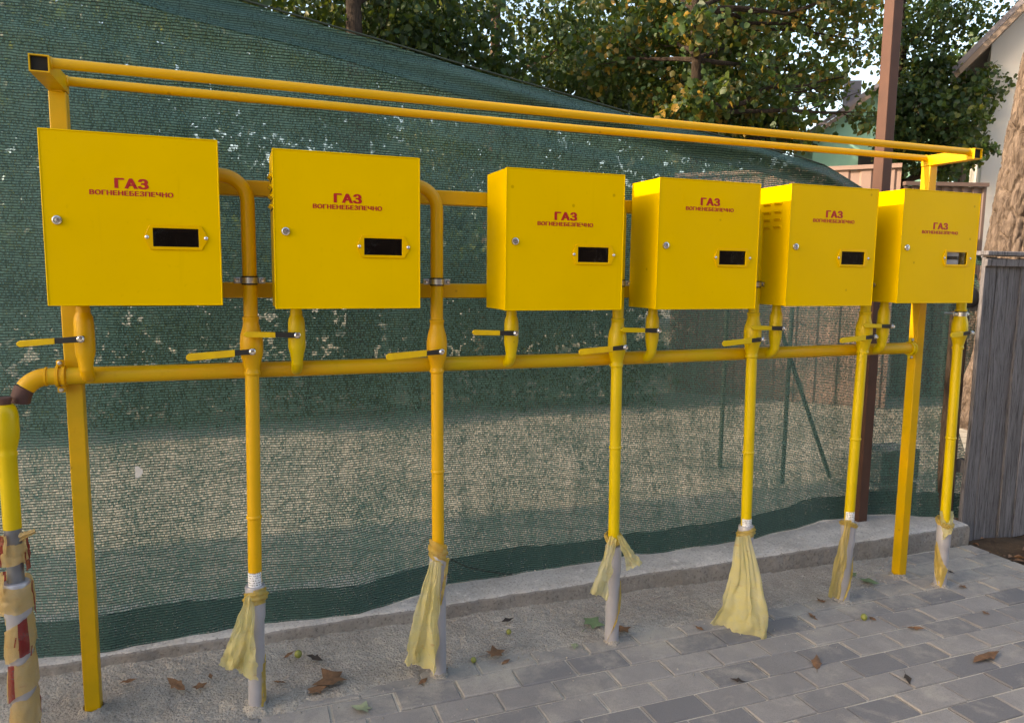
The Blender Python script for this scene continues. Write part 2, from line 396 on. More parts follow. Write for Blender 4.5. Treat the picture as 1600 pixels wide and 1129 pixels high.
# ------------------------------------------------------------------ ground
struct(MB().grid(lambda u, v: (lerp(-120, 160, u), lerp(-80, 200, v), -0.035), 2, 2).build('ground', 'yard'))
def soil_fn(u, v):
    x = lerp(3.985, 7.5, u); y = lerp(-2.5, .75, v)
    return (x, y, -.012 + .03*nz(x*3, y*3) + .012*nz(x*11, y*11))
struct(MB().grid(soil_fn, 60, 60).build('earth_strip', 'soil', smooth=True))

EDGE = [(-1.6, -.75), (-.3, -.42), (.1, -.16), (.35, -.03), (.53, .03), (.79, .06), (1.1, .11), (1.73, .105), (2.3, .11), (2.85, .10), (3.1, .16), (3.3, .30), (3.5, .40)]
pav = struct(MB().grid(lambda u, v: (lerp(-3, 3.985, u), lerp(-3.2, .45, v), -0.0062), 8, 8).build('pavement', 'sand'))
PX, PY = 0.2065, 0.114
def paver_mesh(seed):
    rr = random.Random(seed)
    hx, hy, c = PX/2-.0037, PY/2-.0037, .0035
    j = lambda: rr.uniform(-.0011, .0011)
    top = [(-hx+c+j(), -hy+c+j()), (hx-c+j(), -hy+c+j()), (hx-c+j(), hy-c+j()), (-hx+c+j(), hy-c+j())]
    mid = [(-hx+j(), -hy+j()), (hx+j(), -hy+j()), (hx+j(), hy+j()), (-hx+j(), hy+j())]
    vs = [(x, y, 0) for x, y in top]+[(x, y, -.0042) for x, y in mid]+[(x, y, -.05) for x, y in mid]
    fs = [(0, 1, 2, 3)]+[(4+i, 4+(i+1) % 4, (i+1) % 4, i) for i in range(4)]+[(8+i, 8+(i+1) % 4, 4+(i+1) % 4, 4+i) for i in range(4)]
    me = bpy.data.meshes.new('paver'); me.from_pydata(vs, [], fs); me.materials.append(M['paver']); me.update(); return me
PM = [paver_mesh(i) for i in range(8)]
cells = []
for k in range(-4, 22):
    yc = -.063 - k*PY - PY/2 + PY*0
    off = 1.21 + (PX/2 if k % 2 else 0)
    for i in range(-16, 14):
        xc = off + (i+.5)*PX
        x0, x1 = xc-PX/2, xc+PX/2
        lim = pl(EDGE, xc)
        if yc - PY/2 > lim + .07: continue
        if xc > 3.98+PX*.25: continue
        cells.append((xc, yc, x1 > 3.985))
def infront(x, y):
    d = Vector((x, y, 0))-CAMP; z = d.dot(_f)
    if z < .2: return 9e9
    px = 800+FPX*d.dot(_r)/z; py = 564.5-FPX*d.dot(_u)/z
    return z if -60 < px < 1660 and py < 1190 else 50+z
cells.sort(key=lambda c: infront(c[0], c[1]))
rest = MB()
for n, (xc, yc, cut) in enumerate(cells):
    dz = random.uniform(-.0018, .0018)
    if n < 290:
        o = bpy.data.objects.new('paver', PM[n % 8]); COL.objects.link(o); o.parent = pav
        o.location = (xc, yc, dz); o.rotation_euler = (random.uniform(-.006, .006), random.uniform(-.004, .004), random.uniform(-.006, .006) + (math.pi if random.random() < .5 else 0))
        if cut:
            wd = (3.985-(xc-PX/2))/PX; o.scale = (wd, 1, 1); o.location.x = xc-PX/2+PX*wd/2
    else:
        m = PM[n % 8]; rest.add([(min(v.co.x+xc, 3.983), v.co.y+yc, v.co.z+dz) for v in m.vertices], [tuple(q.vertices) for q in m.polygons])
if rest.v:
    o = rest.build('pavers_beyond_view', 'paver', pav); o['kind'] = 'stuff'

def ground_z(x, y):
    best = 0.0
    if y > pl(EDGE, x)+.02 and x < 3.4:
        rise = pl([(-1.6, .085), (0, .070), (1.0, .058), (2.0, .036), (2.8, .015), (3.3, .004)], x); s = max(0, (y-.06)/.40)
        best = .006 + rise*s**1.25
    return best
# rough mortar bed between paving and kerb
def apron(u, v):
    x = lerp(-1.6, 3.5, u)
    y0 = pl(EDGE, x) + .030*nz(x*7, 3) + .018*nz(x*23, 9); y1 = .46
    y = lerp(y0, y1, v)
    rise = pl([(-1.6, .085), (0, .070), (1.0, .058), (2.0, .036), (2.8, .015), (3.3, .004), (3.5, .002)], x)
    s = max(0, (y-(y1-.40))/.40) if y1-.4 > y0 else v
    z = .0045 + rise*(s**1.25)
    e = min(1, v*9)
    z = lerp(-.010, z + .007*nz(x*9, y*9) + .0045*nz(x*40, y*40) + .0025*nz(x*120, y*120), e)
    return (x, y, z)
struct(MB().grid(apron, 640, 90).build('mortar_bed', 'mortar', smooth=True, angle=80))

def kerb_fn(u, v):
    x = lerp(-1.8, 3.99, u)
    yf = .405 + .012*nz(x*2.2, 5) + .006*nz(x*14, 1); zt = .100 + .004*nz(x*5, 2)
    prof = [(yf, -.03), (yf-.004, .03), (yf, .07), (yf+.002, zt-.008), (yf+.012, zt), (.55, zt+.004), (.70, zt), (.82, zt-.004), (.83, -.03)]
    k = v*(len(prof)-1); i = min(int(k), len(prof)-2); f = k-i
    y, z = lerp(prof[i][0], prof[i+1][0], f), lerp(prof[i][1], prof[i+1][1], f)
    return (x + (0.012*nz(y*20, z*20) if u == 1 else 0), y + .003*nz(x*30, z*30, y*30), z + .0022*nz(x*33, y*33))
kb = MB().grid(kerb_fn, 500, 32)
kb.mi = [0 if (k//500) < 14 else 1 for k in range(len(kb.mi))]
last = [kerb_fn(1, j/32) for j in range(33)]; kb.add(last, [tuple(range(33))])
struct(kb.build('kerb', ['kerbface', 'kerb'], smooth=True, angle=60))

# ------------------------------------------------------------------ steel frame
fr = thing('pipe_frame', 'yellow steel frame of two posts and long rails behind the cabinets', 'frame', (0, .21, 0))
LP, RP = (-.008, .035), (3.27, 3.313)
for a, b in (LP, RP): MB().box(a, b, .190, .235, -.03, 1.846).build('post', 'frame', fr, bevel=.003)
def hollow_arm(a, b):
    m = MB(); y0, y1, z0, z1, t = -.012, .236, 1.848, 1.890, .003
    o = [(a, z0), (b, z0), (b, z1), (a, z1)]; i = [(a+t, z0+t), (b-t, z0+t), (b-t, z1-t), (a+t, z1-t)]
    m.ring(o, i, y0, y1); return m
for a, b in (LP, RP):
    ar = hollow_arm(a-.001, b+.001).build('arm', 'frame', fr)
    MB().box(a+.0025, b-.0025, -.004, .0, 1.8515, 1.8865).build('tube_shade_plate', 'dark', ar)  # dark plate near the open end, standing in for the shade inside the tube
MB().tube([(.036, .012, 1.877), (1.6, .012, 1.8745), (3.269, .012, 1.878)], .0132, 18).build('top_rail', 'warm', fr, True)
MB().tube([(.034, .215, 1.879), (1.6, .215, 1.874), (3.271, .215, 1.880)], .0128, 18).build('top_rail', 'warm', fr, True)
for z0, z1 in ((1.588, 1.634), (1.281, 1.328)):
    MB().box(.036, 3.269, .192, .233, z0, z1).build('cross_rail', 'frame', fr, bevel=.003)
for x, z in ((-.001, 1.847), (3.28, 1.847), (.03, 1.3), (3.272, 1.3)):
    MB().tube([(x, .189, z), (x+.03, .189, z)], .003, 8).build('weld_bead', 'frame', fr, True)
for xs in (.034, 3.2705):
    for y, z in ((.012, 1.877), (.215, 1.879)):
        MB().lathe([(.0125, 0), (.0155, .0015), (.0155, .004), (.0132, .006)] if xs < 1 else [(.0132, -.006), (.0155, -.004), (.0155, -.0015), (.0125, 0)], (xs, y, z), 'x', 16).build('weld_bead', 'frame', fr, True)

# ------------------------------------------------------------------ cabinets
CW, CH, CD = .42, .4454, .1866
CX = [0, .562, 1.2592, 1.8133, 2.3702, 2.9208]
CZ = [G+dz for dz in (0, -.0111, -.0204, -.0199, -.0108, -.0012)]
TZ = [.287, .286, .271, .341, .311, .276]
def text_mesh(body, offs):
    cu = bpy.data.curves.new('t', 'FONT'); cu.body = body; cu.size = 1; cu.offset = offs; cu.resolution_u = 3; cu.space_character = 1.06
    ob = bpy.data.objects.new('t', cu); COL.objects.link(ob)
    dg = bpy.context.evaluated_depsgraph_get(); me = bpy.data.meshes.new_from_object(ob.evaluated_get(dg))
    vs = [v.co.copy() for v in me.vertices]; fs = [tuple(q.vertices) for q in me.polygons]
    bpy.data.objects.remove(ob); bpy.data.meshes.remove(me)
    x0 = min(v.x for v in vs); x1 = max(v.x for v in vs); y0 = min(v.y for v in vs); y1 = max(v.y for v in vs)
    return [((v.x-x0)/(x1-x0), (v.y-y0)/(y1-y0)) for v in vs], fs
T1 = text_mesh('ГАЗ', 0); T2 = text_mesh('ВОГНЕНЕБЕЗПЕЧНО', 0)
CLAB = ['leftmost yellow gas cabinet, in front of the left post of the frame',
        'second yellow gas cabinet from the left, between the first two bent pipes',
        'third yellow gas cabinet from the left, just past the widest gap in the row',
        'fourth yellow gas cabinet from the left, its red lettering set highest on the door',
        'fifth yellow gas cabinet from the left, louvres showing on its left side',
        'rightmost yellow gas cabinet, a white meter dial showing in its window']
def cabinet(i):
    x, z = CX[i], CZ[i]
    c = thing('gas_cabinet', CLAB[i], 'gas cabinet', (x, CD, z), 'gas cabinets on the frame')
    X = lambda a: x+a
    hx0, hx1, hz0, hz1 = .250, .367, .155, .208
    b = MB(); t = .003; y0, y1 = .0165, CD
    b.box(X(.001), X(.001+t), y0, y1, z+.001, z+CH-.001); b.box(X(CW-.001-t), X(CW-.001), y0, y1, z+.001, z+CH-.001)
    b.box(X(.001+t), X(CW-.001-t), y0, y1, z+.001, z+.001+t); b.box(X(.001+t), X(CW-.001-t), y0, y1, z+CH-.001-t, z+CH-.001)
    b.box(X(.001+t), X(CW-.001-t), y1-t, y1, z+.001+t, z+CH-.001-t)
    body = b.build('body', 'cab', c)
    # door: a pan with a folded lip and a window opening
    xs = [0, hx0, hx1, CW]; zs = [0, hz0, hz1, CH]
    d = MB(); V = [(X(a), 0, z+q) for q in zs for a in xs] + [(X(a), .0016, z+q) for q in zs for a in xs]
    F = []
    for r in range(3):
        for k in range(3):
            if r == 1 and k == 1: continue
            a = r*4+k; F += [(a, a+1, a+5, a+4), (16+a, 20+a, 21+a, 17+a)]
    for a, bb in ((5, 6), (6, 10), (10, 9), (9, 5)): F.append((a, bb, 16+bb, 16+a))
    for a, bb in ((1, 0), (2, 1), (3, 2), (7, 3), (11, 7), (15, 11), (14, 15), (13, 14), (12, 13), (8, 12), (4, 8), (0, 4)): F.append((a, bb, 16+bb, 16+a))
    d.add(V, F)
    d.box(X(.0002), X(.0016), .0017, .0158, z+.0002, z+CH-.0002); d.box(X(CW-.0016), X(CW-.0002), .0017, .0158, z+.0002, z+CH-.0002)
    d.box(X(.0017), X(CW-.0017), .0017, .0158, z+.0002, z+.0016); d.box(X(.0017), X(CW-.0017), .0017, .0158, z+CH-.0016, z+CH-.0002)
    door = d.build('door', 'cab', c)
    # pressed bright edge of the door pan
    for e in ('x0', 'x1', 'z0', 'z1'):
        r = .0022
        p = {'x0': [(X(.0008), .0006, z), (X(.0008), .0006, z+CH)], 'x1': [(X(CW-.0008), .0006, z), (X(CW-.0008), .0006, z+CH)],
             'z0': [(X(0), .0006, z+.0008), (X(CW), .0006, z+.0008)], 'z1': [(X(0), .0006, z+CH-.0008), (X(CW), .0006, z+CH-.0008)]}[e]
        MB().tube(p, r, 10).build('door_edge', 'cab', door, True)
    # lock
    lk = MB().lathe([(.0125, 0), (.0125, .003), (.0110, .006), (.0085, .0068), (.0085, .0052), (.0045, .0052), (.0045, .0080), (0, .0084)], (X(.031), -.0001, z+.2185), 'y', 24).build('lock', 'chrome', door, True)
    # window frame, pane, screws
    o = [(X(.245), z+.149), (X(.306), z+.149), (X(.372), z+.149), (X(.3905), z+.1815), (X(.372), z+.2145), (X(.306), z+.2145), (X(.245), z+.2145), (X(.2305), z+.1815)]
    ii = [(X(.252), z+.157), (X(.306), z+.157), (X(.365), z+.157), (X(.365), z+.1815), (X(.365), z+.206), (X(.306), z+.206), (X(.252), z+.206), (X(.252), z+.1815)]
    wf = MB().ring(o, ii, -.0035, -.0002).build('window_frame', 'sticker', c, bevel=.0008)
    MB().box(X(.249), X(.368), .0018, .0036, z+.154, z+.209).build('pane', 'glass_clear' if i > 4 else 'glass', c)
    for sx in (.2375, .3835):
        MB().lathe([(.0048, 0), (.0048, .0012), (.0032, .0026), (0, .003)], (X(sx), -.0035, z+.1815), 'y', 12).build('screw', 'chrome', wf, True)
    if i >= 4:
        mt = MB(); mt.box(X(.245), X(.335 if i == 5 else .372), .008 if i == 5 else .03, .12, z+.12, z+(.235 if i == 5 else .196))
        mo = mt.build('meter', 'meter', c, bevel=.006)
        MB().box(X(.252), X(.328), .0065 if i == 5 else .0285, .0075 if i == 5 else .0297, z+.176, z+.190).build('register', 'dark', mo)
    else:
        MB().box(X(.12), X(.36), .07, .15, z+.08, z+.20).build('meter', 'dark', c, bevel=.008)  # meter coloured near black to stand for the shade inside the cabinet
    # sticker and lettering
    tz = z+TZ[i]
    st = MB().box(X(.096), X(.318), -.0004, -.0001, tz-.008, tz+.052).build('sticker', 'cab', c)
    m = MB()
    for k, (dx, dz) in enumerate(((0, 0), (.0007, .0005), (.0014, .0), (.0021, .0006))): m.add([(X(.107+dx+.197*a), -.0008-k*.0001, tz+dz+.0126*q) for a, q in T2[0]], T2[1])
    m.build('small_lettering', 'red', st)
    m = MB()
    for k, (dx, dz) in enumerate(((0, 0), (.0013, .0016), (.0026, 0), (.0039, .0016), (.0052, 0))): m.add([(X(.166+dx+.076*a), -.0008-k*.0001, tz+.0185+dz+.0255*q) for a, q in T1[0]], T1[1])
    m.build('large_lettering', 'red', st)
    if i in (1, 4):
        for cy in (.045, .105):
            for rz in (.383, .353, .326, .298):
                l = MB(); L = .038
                vs = [(X(.0008), cy, z+rz), (X(.0008), cy+L, z+rz), (X(-.0095), cy+.002, z+rz-.003), (X(-.0095), cy+L-.002, z+rz-.003), (X(.0008), cy, z+rz-.011), (X(.0008), cy+L, z+rz-.011)]
                l.add(vs, [(0, 1, 3, 2), (2, 3, 5, 4), (0, 2, 4), (1, 5, 3)]); lo = l.build('louvre', 'cab', body)
                if i == 1: MB().box(X(-.0002), X(.0006), cy+.002, cy+L-.002, z+rz-.0165, z+rz-.0115).build('louvre_slot', 'dark', body)
    return c
for i in range(6): cabinet(i)

# ------------------------------------------------------------------ pipes and valves
def lever(parent, px, py, pz, L, black, hgt, ang, mgrip):
    """flat lever from a pivot, pointing left; black sleeve near the pivot, painted grip outside"""
    ca, sa = math.cos(ang), math.sin(ang)
    def bar(a, b, h0, h1, t0, y, rnd):
        pts = []
        pr = [(a, -h0/2), (b-rnd, -h1/2), (b, -h1/2+rnd*.8), (b, h1/2-rnd*.8), (b-rnd, h1/2), (a, h0/2)]
        return [(px-(q*ca)+(w_*sa)*0, pz - q*sa + w_) for q, w_ in pr]
    y = py
    MB().prism(bar(-.008, black, .017, .015, 0, y, .002), y-.004, y+.0015).build('lever', 'black', parent, bevel=.001)
    MB().prism(bar(black, L, hgt*.95, hgt, 0, y, .007), y-.0055, y+.0025).build('grip', mgrip, parent, bevel=.0015)
    MB().lathe([(.0092, 0), (.0092, .005), (.0075, .006), (.0075, .010), (.0055, .012), (.0, .0125)], (px, y-.004, pz), 'y', 14).build('bolt', 'chrome', parent, True)
    MB().lathe([(.007, 0), (.007, .03)], (px, y+.03, pz), 'y', 12).build('stem', 'zinc', parent, True)

def ball_valve(x, y, zc, mat, parent, r=.033, h=.066):
    prof = [(.0205, -h-.022), (.0235, -h-.020), (.0235, -h-.012), (.0210, -h-.009), (.0225, -h), (.0265, -h*.72), (r*.97, -h*.40), (r, -h*.1), (r, h*.25), (r*.93, h*.52), (.0250, h*.82), (.0225, h), (.0225, h+.012), (.0240, h+.014), (.0240, h+.020), (.0205, h+.022)]
    return MB().lathe(prof, (x, y, zc), 'z', 28).build('ball_valve', mat, parent, True, angle=60)

RX = [(.480, .496), (1.071, 1.066), (1.741, 1.731), (2.336, 2.321), (2.84, 2.882), (3.375, 3.428)]
RYB = [.100, .105, .108, .105, .092, .065]
RVZ = [1.141, 1.126, 1.124, 1.140, 1.140, 1.146]
RMAT = ['warm', 'warm', 'lemon', 'lemon', 'lemon', 'lemon']
PEND = [.446, .478, .418, .413, .390, .331]
WELD = [.617, .710, .742, .679, .697, .666]
RLAB = ['orange yellow riser pipe bending out of the leftmost cabinet', 'orange yellow riser pipe bending out of the second cabinet from the left',
        'lemon yellow riser pipe beneath the right edge of the third cabinet', 'lemon yellow riser pipe beneath the right edge of the fourth cabinet',
        'lemon yellow riser pipe beside the brown steel pole, below the fifth cabinet', 'rightmost lemon yellow riser pipe, standing beyond the right post']
def riser(i):
    xb, xt = RX[i]; y = .115; mt = RMAT[i]
    t = thing('riser_pipe', RLAB[i], 'gas pipe', (xb, RYB[i], 0), 'riser pipes')
    X = lambda z: lerp(xb, xt, min(1, z/1.14)); Y = lambda z: lerp(RYB[i], y, min(1, z/1.1))
    ze = PEND[i]; zt = 1.635; rb = .072
    pts = [(X(q), Y(q), q) for q in np.linspace(ze-.04, zt-rb, 14)]
    for a in np.linspace(0, math.pi/2, 12)[1:]:
        pts.append((xt-rb+rb*math.cos(a), y, zt-rb+rb*math.sin(a)))
    pts.append((CX[i]+CW-.012, y, zt))
    if pts[-1][0] > pts[-2][0]: pts.pop()
    MB().tube(pts, .0202, 22).build('pipe', mt, t, True)
    bv = ball_valve(X(RVZ[i]), y, RVZ[i], mt, t)
    lever(bv, X(RVZ[i]), .062, RVZ[i]-.012, .178 if i < 5 else .12, .048, .021, R(4), 'grip' if i < 3 else 'lemon')
    MB().lathe([(.0202, -.006), (.0225, -.003), (.0230, 0), (.0225, .003), (.0202, .006)], (X(WELD[i]), Y(WELD[i]), WELD[i]), 'z', 20).build('weld_ring', mt, t, True)
    # clamp to the cross rail
    zc = 1.335 if i < 5 else 1.212
    cl = MB().lathe([(.0205, -.013), (.0232, -.013), (.0232, .013), (.0205, .013)], (xt, y, zc), 'z', 22).build('clamp', 'black', t, True)
    MB().lathe([(.0233, -.0085), (.0248, -.0085), (.0248, .0085), (.0233, .0085)], (xt, y, zc), 'z', 22).build('clamp_band', 'zinc', cl, True)
    for sx in (-1, 1):
        MB().box(xt+sx*.0345-.010, xt+sx*.0345+.010, y-.003, y+.003, zc-.009, zc+.009).build('clamp_ear', 'zinc', cl, bevel=.002)
        MB().lathe([(.0065, 0), (.0065, .005), (.0050, .007), (0, .0075)], (xt+sx*.0355, y-.003, zc), 'y', 8).build('clamp_bolt', 'chrome', cl, True)
    MB().tube([(xt, y+.022, zc), (xt, .192, zc)], .005, 8).build('clamp_stud', 'zinc', cl, True)
    # grey sleeve to the ground
    base = Vector((xb, RYB[i], -.02)); top = Vector((X(ze-.05), Y(ze-.05), ze-.045 if i != 3 else ze-.03))
    ax = top-base; Ls = ax.length
    pts = [base + ax*(q/Ls) for q in (0, Ls*.55, Ls-.115, Ls-.105, Ls-.095, Ls-.004, Ls)]
    sl = MB().tube(pts, [.0255, .0255, .0257, .0285, .0295, .0298, .0285], 24).build('sleeve', 'sleeve', t, True)
    MB().lathe([(.0032, 0), (.0032, .0012)], (X(.3)-.004, Y(ze-.14)-.0262, ze-.145), 'y', 10).build('sleeve_hole', 'dark', sl)
    if i in (0, 3, 4):
        zl = ze-.028
        m = MB().grid(lambda u, v: (X(zl)+.0208*math.sin(lerp(-1.5, 1.1, u)), Y(zl)-.0208*math.cos(lerp(-1.5, 1.1, u)), zl-.028+.056*v), 14, 1)
        m.build('paper_label', 'label', t, True)
    return t
for i in range(6): riser(i)

mf = thing('manifold_pipe', 'long horizontal yellow gas main running beneath all the cabinets', 'gas pipe', (1.6, .165, 1.062))
MY, MZ, MR = .165, 1.062, .0242
mp = [(3.215, MY, MZ+.002), (2.4, MY, MZ+.001), (1.6, MY, MZ-.002), (.8, MY, MZ), (-.045, MY, MZ)]
MB().tube([mp[0], (3.0, MY, MZ+.002)] + mp[1:], MR, 24).build('pipe', 'manifold', mf, True)
el = [(-.045, MY, MZ)]
for a in np.linspace(0, 1.0, 9)[1:]: el.append((-.045-.062*math.sin(a), MY-.012*a, MZ-.062*(1-math.cos(a))))
MB().tube(el, MR*1.03, 24).build('elbow', 'warm', mf, True)
e2 = []
for a in np.linspace(1.0, 1.42, 5): e2.append((-.045-.064*math.sin(a), MY-.012*a, MZ-.064*(1-math.cos(a))-.004*(a-1)))
e2.append((e2[-1][0]-.002, e2[-1][1], e2[-1][2]-.012))
MB().tube(e2, [MR*1.045, MR*1.04, MR*1.04, MR*1.04, MR*1.03, MR*1.0], 24).build('bare_elbow_end', 'primer', mf, True)
for x in (-.048, .0): MB().lathe([(MR, -.004), (MR+.003, -.002), (MR+.003, .002), (MR, .004)], (x, MY, MZ), 'x', 22).build('weld_ring', 'warm', mf, True)
for x, m_ in ((-.012, 'warm'), (3.205, 'lemon')):
    cl = MB().lathe([(MR, -.012), (MR+.006, -.012), (MR+.006, -.004), (MR+.002, -.003), (MR+.002, .003), (MR+.006, .004), (MR+.006, .012), (MR, .012)], (x, MY, MZ), 'x', 24).build('clamp', m_, mf, True)
    for sz in (-1, 1):
        MB().box(x-.010, x+.010, MY-.006, MY+.006, MZ+sz*.037-.009, MZ+sz*.037+.009).build('clamp_ear', m_, cl, bevel=.003)
        MB().lathe([(.006, 0), (.006, .005), (.004, .007)], (x, MY-.006, MZ+sz*.038), 'y', 8).build('clamp_bolt', 'zinc', cl, True)
MB().lathe([(MR, 0), (MR+.0012, .002), (MR+.001, .008), (.012, .0135), (0, .0145)], (3.215, MY, MZ+.002), 'x', 22).build('end_cap', 'manifold', mf, True)
IX = [.060, .626, 1.324, 1.872, 2.427, 2.980]
IM = ['warm', 'lemon', 'lemon', 'lemon', 'lemon', 'lemon']
for i, x in enumerate(IX):
    y = .112; zb = CZ[i]; r = .0255 if i < 2 else .0245
    z0, z1 = 1.112, zb-.022
    h = z1-z0
    prof = [(.0165, -.03), (.0185, -.012), (.0200, -.004), (.0205, .002), (r*.92, .012), (r, .024), (r, h*.45), (r*.97, h-.026), (r*.9, h-.014), (.0185, h-.004), (.0175, h+.002), (.0185, h+.006), (.0165, h+.012), (.0165, h+.024)]
    iv = MB().lathe(prof, (x, y, z0), 'z', 26).build('inlet_valve', IM[i], mf, True, angle=60)
    pts = [(x, MY-.004, MZ)] + [(x, MY-.012-.041*math.sin(a), MZ+.041*(1-math.cos(a))-.001) for a in np.linspace(.3, math.pi/2, 7)] + [(x, y, z0-.004)]
    MB().tube(pts, .0175, 18).build('inlet_bend', IM[i], mf, True)
    lever(iv, x-.002, .070, 1.174 if i < 2 else 1.168, .150, .062 if i < 2 else .055, .017, R(4 if i == 0 else -2), 'grip' if i < 3 else 'lemon')

mbed = bpy.data.objects['mortar_bed']
for k, (cx_, cy_, r_) in enumerate([(RX[q][0], RYB[q], .027) for q in range(6)] + [(.0135, .2125, .034), (3.2915, .2125, .034)]):
    def collar(u, v):
        a = 2*math.pi*u; n_ = nz(math.cos(a)*1.5, math.sin(a)*1.5, k*3.3); n2_ = nz(math.cos(a)*4, math.sin(a)*4, k*2.1+v)
        rr = lerp(r_*.85, r_*(1.75+.6*n_)+.006*n2_, v); g0 = ground_z(cx_, cy_)
        return (cx_+rr*math.cos(a), cy_+rr*math.sin(a), g0 + lerp(.014+.006*n_, -.010, v**.7) + .003*n2_)
    MB().grid(collar, 36, 8).build('mortar_collar', 'mortar', mbed, True, angle=80)

# left standpipe with its wrap
sp = thing('standpipe', 'cut yellow gas pipe with grey sleeve at the far left edge', 'gas pipe', (-.137, .10, 0))
sx, sy = -.137, .10
MB().lathe([(.0222, .655), (.0222, .852), (.0236, .858), (.0236, .866), (.0222, .872), (.0255, .884), (.0305, .905), (.0322, .925), (.0322, .962), (.0305, .978), (.0260, .992), (.0205, .999)], (sx, sy, 0), 'z', 26).build('pipe', 'lemon', sp, True, angle=60)
MB().lathe([(.0165, .990), (.0165, 1.004), (.020, 1.012), (.0185, 1.018), (.0, 1.019)], (sx, sy, 0), 'z', 22).build('bare_end', 'primer', sp, True)
MB().lathe([(.0205, .50), (.0208, .668), (.0206, .671)], (sx, sy, 0), 'z', 22).build('steel_collar', 'steelpipe', sp, True)
MB().lathe([(.0305, -.02), (.0305, .40), (.0335, .41), (.0335, .50), (.031, .503), (.024, .503)], (sx, sy, 0), 'z', 26).build('sleeve', 'sleeve', sp, True)
tp = thing('barrier_tape', 'cream and red barrier tape wound round the leftmost pipe', 'tape', (sx, sy, .05))
def helix(z0, z1, turns, wd, r, ph, seg, mb, sway=1.0, seedv=0, pattern=None):
    n = int(seg*turns); row = []
    for k in range(n+1):
        u = k/n; a = ph + turns*2*math.pi*u; zc = lerp(z0, z1, u)
        L = []
        for q in range(9):
            v = q/8-.5
            rr = r + .0028*sway*(nz(a*1.7, v*3, seedv)+.45) + .0016*nz(a*5, v*6, seedv+4) + .0045*(.5-v) + (.001 if abs(v) < .3 else 0)
            L.append((sx+rr*math.sin(a), sy-rr*math.cos(a), zc + v*wd*(1+.22*nz(a*.9, seedv+6)) + .009*sway*nz(a*.8, seedv) + .003*nz(a*4, v*2, seedv)))
        row.append(L)
    o = len(mb.v); mb.v += [p for L in row for p in L]
    for k in range(n):
        red = pattern(k/n*turns) if pattern else 0
        for q in range(8):
            mb.f.append((o+k*9+q, o+(k+1)*9+q, o+(k+1)*9+q+1, o+k*9+q+1)); mb.mi.append(red)
blk = lambda t: 1 if (t*1.72 % 1) < .15+.10*math.sin(t*5) else 0
m = MB(); helix(.02, .42, 3.6, .094, .0335, .6, 46, m, 1, 3, blk); m.build('lower_wrap', ['tape', 'tapered'], tp, True)
m = MB(); helix(.43, .50, 1.6, .07, .0365, 2.0, 46, m, 1.6, 8, lambda t: 1 if (t*2.3 % 1) < .10 else 0); m.build('middle_wrap', ['tape', 'tapered'], tp, True)
m = MB(); helix(.56, .62, 1.8, .055, .0285, 1.0, 46, m, 2.2, 12, lambda t: 1 if (t*1.9 % 1) < .3 else 0); m.build('upper_wrap', ['tape', 'tapered'], tp, True)
m = MB().grid(lambda u, v: (sx+.020+.040*u+.004*nz(u*5, v*4), sy-.026-.008*u+.008*math.sin(v*7), .635+.016*u+(v-.5)*.022*(1-.45*u)), 8, 6); m.build('loose_end', 'tape', tp, True)
for k, (a, z) in enumerate([(.10, .335), (.32, .328), (.54, .318), (.74, .31), (-.15, .345)]):
    rr = .0425
    MB().grid(lambda u, v: (sx+rr*math.sin(a+.09*u+.12*v), sy-rr*math.cos(a+.09*u+.12*v), z-.014+.028*v), 1, 4).build('red_lettering', 'tapered', tp)

# ------------------------------------------------------------------ plastic rags tied on the sleeves
def flap(T0, T1, B0, B1, folds, amp, seed, hem=.010, nu=30, nv=26, belly=.0, mb=None):
    T0, T1, B0, B1 = map(Vector, (T0, T1, B0, B1)); mb = mb or MB()
    def fn(u, v):
        e = v**.85
        p = T0.lerp(T1, u).lerp(B0.lerp(B1, u), e)
        uu = u + .22*nz(u*2, v*2.2, seed+2)*v
        w_ = (.5+1.1*v)*2.4*nz(uu*folds*1.1+seed, v*1.6, seed) + 1.3*(1-.75*v)*nz(uu*folds*4.2, v*1.2, seed+3) + .55*nz(uu*5, v*6, seed+6) + .3*nz(uu*12, v*12, seed+7)
        a = amp*1.25*(v**.5)
        p.y += -a*w_ - belly*math.sin(math.pi*v) + .006*nz(u*6, v*5, seed)
        p.x += 1.2*a*nz(u*folds*2, v*1.5, seed+8) * (0.3+v) + .004*nz(u*5, v*7, seed+5)
        ed = (abs(2*u-1)**6)*v; p.x += ed*(.012*nz(v*5, seed+20, u*9) + .006*nz(v*14, seed+22, u*9))
        if v > .999: p.z += hem*nz(u*13, seed) + hem*.5*nz(u*37, seed)
        p.z += .008*nz(u*3, v*3, seed+9)*v
        return p
    return mb.grid(fn, nu, nv)
def knot(x, y, z, r, h, seed):
    def fn(u, v):
        a = 2*math.pi*u; rr = r + .006*math.sin(math.pi*v)*(1+.8*nz(math.sin(a)*2, math.cos(a)*2, seed+v*3)) + .0025*math.sin(v*19+a*2)
        return (x+rr*math.sin(a), y-rr*math.cos(a), z+(v-.5)*h + .012*math.sin(a+seed))
    return MB().grid(fn, 40, 12)
def strip(x, y, pts, wd, r, seed):
    """band lying round a sleeve: pts of (angle, z)"""
    def fn(u, v):
        k = u*(len(pts)-1); i = min(int(k), len(pts)-2); f = k-i
        a = lerp(pts[i][0], pts[i+1][0], f); z = lerp(pts[i][1], pts[i+1][1], f)
        wv = wd(u) if callable(wd) else wd
        rr = r + .003*(nz(u*6, v*3, seed)+.5)+.002*math.sin(v*9+u*4)
        a2 = a + (v-.5)*1.0
        return (x(z)+rr*math.sin(a2), y(z)-rr*math.cos(a2), z+(v-.5)*wv)
    return MB().grid(fn, 36, 8)
